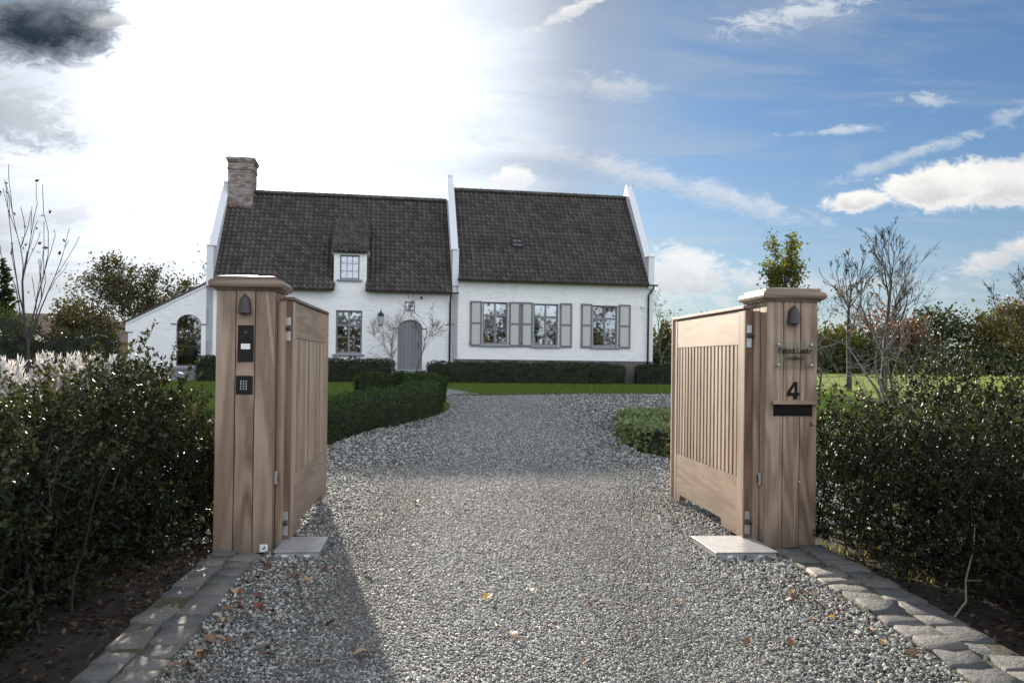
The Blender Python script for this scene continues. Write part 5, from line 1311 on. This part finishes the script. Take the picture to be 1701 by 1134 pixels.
FT = [ # pixel-free plan: x, y, height, width, leaf, label
 (40.5, 100, 5.6, 6.5, 'yellow_leaf', 'yellow green tree at the wood edge seen just past the number 4 pillar'),
 (45.5, 103, 6.6, 6.5, 'green_leaf', 'dark green wood edge tree left of the round rusty one'),
 (50.0, 101, 7.0, 5.0, 'rust_leaf', 'small round rusty tree between dark green ones at the wood edge'),
 (55.5, 104, 8.0, 8.0, 'green_leaf', 'dark green wood edge tree behind the forked bare tree'),
 (60.0, 100, 7.6, 6.5, 'golden_leaf', 'golden olive wood edge tree behind the spreading tree'),
 (65.0, 103, 9.2, 6.5, 'golden_leaf', 'tall golden tree at the wood edge right of the spreading tree'),
 (70.0, 106, 10.4, 7.5, 'rust_leaf', 'tall thin crowned rusty tree at the wood edge'),
 (75.0, 104, 11.4, 8.0, 'rust_leaf', 'highest rusty pink tree at the wood edge near the right'),
 (70.5, 96, 6.0, 6.0, 'rust_leaf', 'low red leafed tree in front of the tall rusty ones'),
 (73.0, 93, 6.2, 7.0, 'green_leaf', 'round dark green tree standing out before the rusty wood'),
 (80.5, 99, 9.4, 8.0, 'olive_leaf', 'brown olive tree at the far right of the wood edge'),
 (84.5, 106, 12.0, 8.5, 'rust_leaf', 'tall rusty tree at the right end of the wood'),
 (21.2, 104, 5.4, 6.5, 'golden_leaf', 'golden tree seen between the house corner and the right gate'),
 (27.5, 106, 7.0, 6.5, 'green_leaf', 'green tree behind the top of the right gate'),
 (34.0, 104, 6.4, 6.5, 'olive_leaf', 'olive tree hidden behind the number 4 pillar'),
 (15.0, 108, 6.0, 6.5, 'green_leaf', 'green tree behind the house corner'),
 (90.0, 104, 10.0, 8.0, 'golden_leaf', 'golden tree beyond the right end of the wood'),
]
for i, (x, y, h, w, m, lab) in enumerate(FT): forest_tree(x, y, h, w, m, 200+i, lab, 1500 if m != 'rust_leaf' else 1150)
conifer('spruce_tree', 'dark pointed spruce beyond the house corner', (19.3, 101, .3), 6.6, 3.4, 1500, 63, 'yew')
r = np.random.default_rng(91); n = 13000                # scrub that closes the foot of the wood
n = 20000; X = r.uniform(10, 100, n); Y = 98 + r.normal(0, 2.2, n) + (X-50)*.0; Z = .2 + r.beta(1.2, 1.6, n)*3.4*(1+.35*np.sin(X*.9)+.2*np.sin(X*2.3))
leaves('woodland_scrub', r, np.stack([X, Y, Z], 1), r.normal(size=(n, 3)), r.uniform(.3, .65, n), M['green_leaf'], None, width=.75, quad=True)
X = r.uniform(-70, 8, 6000); Y = 120 + r.normal(0, 4, 6000); Z = .2 + r.beta(1.2, 1.6, 6000)*4.0*(1+.3*np.sin(X*.5))
leaves('woodland_scrub', r, np.stack([X, Y, Z], 1), r.normal(size=(6000, 3)), r.uniform(.35, .75, 6000), M['green_leaf'], None, width=.75, quad=True)

r = np.random.default_rng(92); cl = [(r.uniform(-45, 45), r.uniform(-46, -34), .5+12*r.beta(1.0, 1.5), r.uniform(.9, 2.1)) for _ in range(260)]
cl = np.array([c for c in cl if c[2] < 8.5+3.5*math.sin(c[0]*.33)+2*math.sin(c[0]*.9)]); i = r.integers(0, len(cl), 20000)
P_ = cl[i, :3] + r.normal(size=(20000, 3))*cl[i, 3:4]*.62; P_[:, 2] = np.maximum(P_[:, 2], .1)
leaves('woodland', r, P_, r.normal(size=(20000, 3)), r.uniform(.35, .8, 20000), M['olive_leaf'], None, width=.7, quad=True)

# neighbours far left
def far_house(x, y, w, dp, wall, ridge, rz, label):
    e = empty('neighbour_house', label, 'house', (x, y, .3), rz, 'neighbouring houses')
    mb = MB(); mb.box(-w/2, w/2, -dp/2, dp/2, -.3, wall); mb.prism([(-dp/2, wall), (dp/2, wall), (0, ridge-.1)], 'x', -w/2+.01, w/2-.01); mb.build('wall', M['farwall'], e)
    mb = MB(); mb.prism([(-dp/2-.4, wall-.15), (0, ridge), (dp/2+.4, wall-.15), (dp/2+.4, wall+.05), (0, ridge+.2), (-dp/2-.4, wall+.05)], 'x', -w/2-.3, w/2+.3); mb.build('roof', M['farroof'], e)
    mb = MB(); mb.box(-w*.2, -w*.2+.8, -.4, .4, ridge-.4, ridge+1.0); mb.build('chimney', M['farwall'], e)
far_house(-49.5, 79, 9, 7, 2.6, 4.9, .25, 'low house with a grey roof at the far left edge')
far_house(-41.2, 80, 8, 7, 2.4, 4.3, 1.0, 'brown roofed low house left of the leafy trees')

# ------------------------------------------------------------------ silver grasses, lawn blades
def silver_grass(x, y, n, h, seed, label):
    r = np.random.default_rng(seed); t = empty('silver_grass', label, 'ornamental grass', (x, y, zg(y)), 0, 'silver grass clumps behind the left hedge'); rs = random.Random(seed)
    mb = MB(); PP, DD = [], []
    for i in range(n):
        a = r.uniform(0, 6.283); rr_ = abs(r.normal(0, .12)); out = r.uniform(.05, .28); hh = h*r.uniform(.78, 1.05)
        b0 = Vector((rr_*math.cos(a), rr_*math.sin(a), 0)); pts_ = [b0 + Vector((math.cos(a)*out*f*f, math.sin(a)*out*f*f, hh*f)) for f in (0, .35, .62, 1.0)]
        mb.tube(pts_, [.004, .004, .003, .002], 3, cap=False)
        m = 80; f = r.random(m); base = np.array(pts_[2]); tip = np.array(pts_[3]); ax = tip-base
        PP.append(base+ax*f[:, None]); dv = unit(r.normal(size=(m, 3))*np.array([.35, .35, .2]) + unit(ax[None])*1.0); DD.append(dv)
    mb.build('stalks', M['strawblade'], t, kind='stuff'); P_ = np.concatenate(PP); D_ = np.concatenate(DD)
    leaves('plumes', r, P_, D_, r.uniform(.06, .13, len(P_)), M['plume'], t, width=.16, quad=True)
    k = 160; a = r.uniform(0, 6.283, k); B = np.stack([.12*np.cos(a)*r.random(k), .12*np.sin(a)*r.random(k), np.zeros(k)], 1); D_ = np.stack([np.cos(a)*.5, np.sin(a)*.5, np.ones(k)], 1)
    leaves('leaf_blades', r, B, D_, r.uniform(.35, .65, k)*h*.8, M['strawblade'], t, width=.03, quad=True)
silver_grass(-6.72, 10.5, 34, 1.12, 71, 'silver plumed grass clump at the far left edge')
silver_grass(-6.28, 10.2, 16, 1.18, 72, 'slim silver plumed grass clump below the tree stakes')
silver_grass(-6.02, 10.6, 30, 1.20, 73, 'broad silver plumed grass clump right of the stakes')
silver_grass(-5.80, 10.9, 24, 1.14, 74, 'middle silver plumed grass clump behind the holly')
silver_grass(-5.48, 10.5, 36, 1.22, 75, 'densest silver plumed grass clump with yellow stalks')
silver_grass(-5.25, 10.9, 26, 1.16, 76, 'rightmost silver plumed grass clump before the white annex')
r = np.random.default_rng(8)
def blades(poly, n, h0, h1, name, m='blade', flatz=None):
    xs_ = [p[0] for p in poly]; ys_ = [p[1] for p in poly]; X = r.uniform(min(xs_), max(xs_), n); Y = r.uniform(min(ys_), max(ys_), n); k = inside(poly, X, Y); X, Y = X[k], Y[k]; n = len(X)
    leaves(name, r, np.stack([X, Y, zga(Y)], 1), np.stack([r.normal(0, .4, n), r.normal(0, .4, n), np.ones(n)], 1), r.uniform(h0, h1, n), M[m], None, width=.22, quad=True)
lawn_front = [(p[0], p[1]+.03) for p in far_edge] + [(9, 23.0), (14, 30), (9, 36.5), (-3.0, 34.0), (-1.2, 26)]
blades(lawn_front, 60000, .03, .065, 'grass')
blades([(-9.5, 12), (-4.2, 12), (-3.6, 19), (-4.6, 33), (-14, 31), (-12, 20)], 50000, .03, .06, 'grass')
blades([(4.5, 9), (16, 11), (24, 22), (12, 24), (8.2, 22.5), (6.6, 18.2), (5, 16.8)], 26000, .04, .08, 'grass')
blades([(-2.0, 5.7), (-2.9, 8.6), (-3.4, 8.6), (-3.4, 6.2)], 1500, .04, .10, 'grass'); 
blades([(2.18, 5.0), (2.22, 5.7), (2.75, 5.7), (2.55, 4.6)], 420, .02, .06, 'moss_tufts', 'strawblade')

# ------------------------------------------------------------------ fallen leaves, twig
def leaf_mesh(seed, lobed=False):
    r_ = random.Random(seed); n = 11; L = 1.0; up_, lo_ = [], []
    for i in range(n):
        f = i/(n-1); w = .32*math.sin(math.pi*f**.85)**.8 * (1+(.35*math.sin(f*22) if lobed else 0)); c = .22*math.sin(f*2.6+r_.random())*.5
        up_.append((f-.5, w, c+.10*(w/.3)**2)); lo_.append((f-.5, -w, c+.12*(w/.3)**2))
    mid = [(f/(n-1)-.5, 0, .22*math.sin(f/(n-1)*2.6)*.5-.01) for f in range(n)]
    vs = up_+mid+lo_; fs = []
    for i in range(n-1): fs += [(i, i+1, n+i+1, n+i), (n+i, n+i+1, 2*n+i+1, 2*n+i)]
    return vs, fs
lms = {}
for nm in ('leaf_brown', 'leaf_tan', 'leaf_yellow', 'leaf_red'):
    for k in range(2):
        vs, fs = leaf_mesh(k*7+len(nm), nm == 'leaf_yellow'); me = bpy.data.meshes.new('fallen_leaf'); me.from_pydata(vs, [], fs); me.materials.append(M[nm]); me.shade_smooth(); lms[nm, k] = me
rl = random.Random(6)
SPOTS = [('leaf_yellow', -.11, 4.24, .080, 'bright yellow lobed fallen leaf in the middle of the gravel'), ('leaf_red', .43, 4.12, .070, 'red brown fallen leaf on open gravel right of the yellow one'),
 ('leaf_yellow', 1.62, 3.98, .060, 'small yellow fallen leaf near the sunlit cobbles'), ('leaf_tan', .13, 4.38, .055, 'small tan curled leaf just past the yellow lobed leaf'),
 ('leaf_tan', .02, 3.66, .080, 'long tan fallen leaf nearest the middle of the gravel'), ('leaf_brown', .20, 3.82, .055, 'brown curled leaf lying alone on the mid gravel'),
 ('leaf_tan', .92, 4.22, .060, 'tan leaf alone on the gravel toward the right'), ('leaf_tan', -.63, 3.42, .080, 'pale tan leaf on the edge of the shadow'),
 ('leaf_yellow', -.83, 7.05, .075, 'yellow leaf on the gravel beside the end of the left gate'), ('leaf_red', -.38, 6.95, .070, 'round red leaf beyond the gate line'),
 ('leaf_tan', .32, 3.34, .060, 'tan leaf close to the camera in sun'), ('leaf_brown', 1.28, 3.62, .070, 'brown leaf on gravel before the sunlit cobbles'), ('leaf_brown', 1.08, 3.62, .060, 'brown leaf left of the one before the sunlit cobbles'),
 ('leaf_tan', 1.56, 4.42, .070, 'tan leaf lying against the sunlit kerb'), ('leaf_red', 1.52, 4.28, .075, 'dark red leaf against the sunlit kerb')]
for m, x, y, s, lab in SPOTS:
    o = lnk(bpy.data.objects.new('fallen_leaf', lms[m, rl.randrange(2)])); tag(o, lab, 'leaf', 'fallen leaves on the gravel'); o.scale = (s, s*rl.uniform(.7, 1.0), s); o.location = (x, y, .040); o.rotation_euler = (rl.gauss(0, .25), rl.gauss(0, .25), rl.uniform(0, 6.28))
for i in range(46):
    y = rl.uniform(3.2, 4.9); x = float(np.interp(y, [3.18, 3.94, 5.05], [-1.35, -1.43, -1.55])) + abs(rl.gauss(0, .30))
    m = rl.choice(['leaf_brown', 'leaf_brown', 'leaf_tan', 'leaf_red']); s = rl.uniform(.04, .075)
    o = lnk(bpy.data.objects.new('fallen_leaf', lms[m, rl.randrange(2)])); tag(o, 'small dry fallen leaf in the shaded gravel along the left cobbles', 'leaf', 'dry leaves in the shade of the left kerb')
    o.scale = (s, s*rl.uniform(.6, 1.0), s); o.location = (x, y, .036+rl.random()*.012); o.rotation_euler = (rl.gauss(0, .35), rl.gauss(0, .35), rl.uniform(0, 6.28))
for i in range(14):
    y = rl.uniform(3.5, 4.9); x = float(np.interp(y, [3.28, 4.38, 5.38], [1.80, 1.76, 1.74])) - abs(rl.gauss(0, .12))
    m = rl.choice(['leaf_brown', 'leaf_tan', 'leaf_red']); s = rl.uniform(.035, .065)
    o = lnk(bpy.data.objects.new('fallen_leaf', lms[m, rl.randrange(2)])); tag(o, 'small dry fallen leaf in the gravel along the sunlit cobbles', 'leaf', 'dry leaves along the right kerb')
    o.scale = (s, s*rl.uniform(.6, 1.0), s); o.location = (x, y, .036+rl.random()*.012); o.rotation_euler = (rl.gauss(0, .35), rl.gauss(0, .35), rl.uniform(0, 6.28))
mb = MB(); mb.tube([(2.26, 4.05, .03), (2.36, 4.12, .09), (2.46, 4.30, .15), (2.56, 4.40, .30), (2.60, 4.46, .42)], [.005, .005, .0045, .004, .003], 5); mb.tube([(2.46, 4.30, .15), (2.53, 4.26, .16)], [.003, .002], 4)
tag(mb.build('twig', M['bark_pale']), 'bare pale twig leaning out of the hedge over the right cobbles', 'twig')
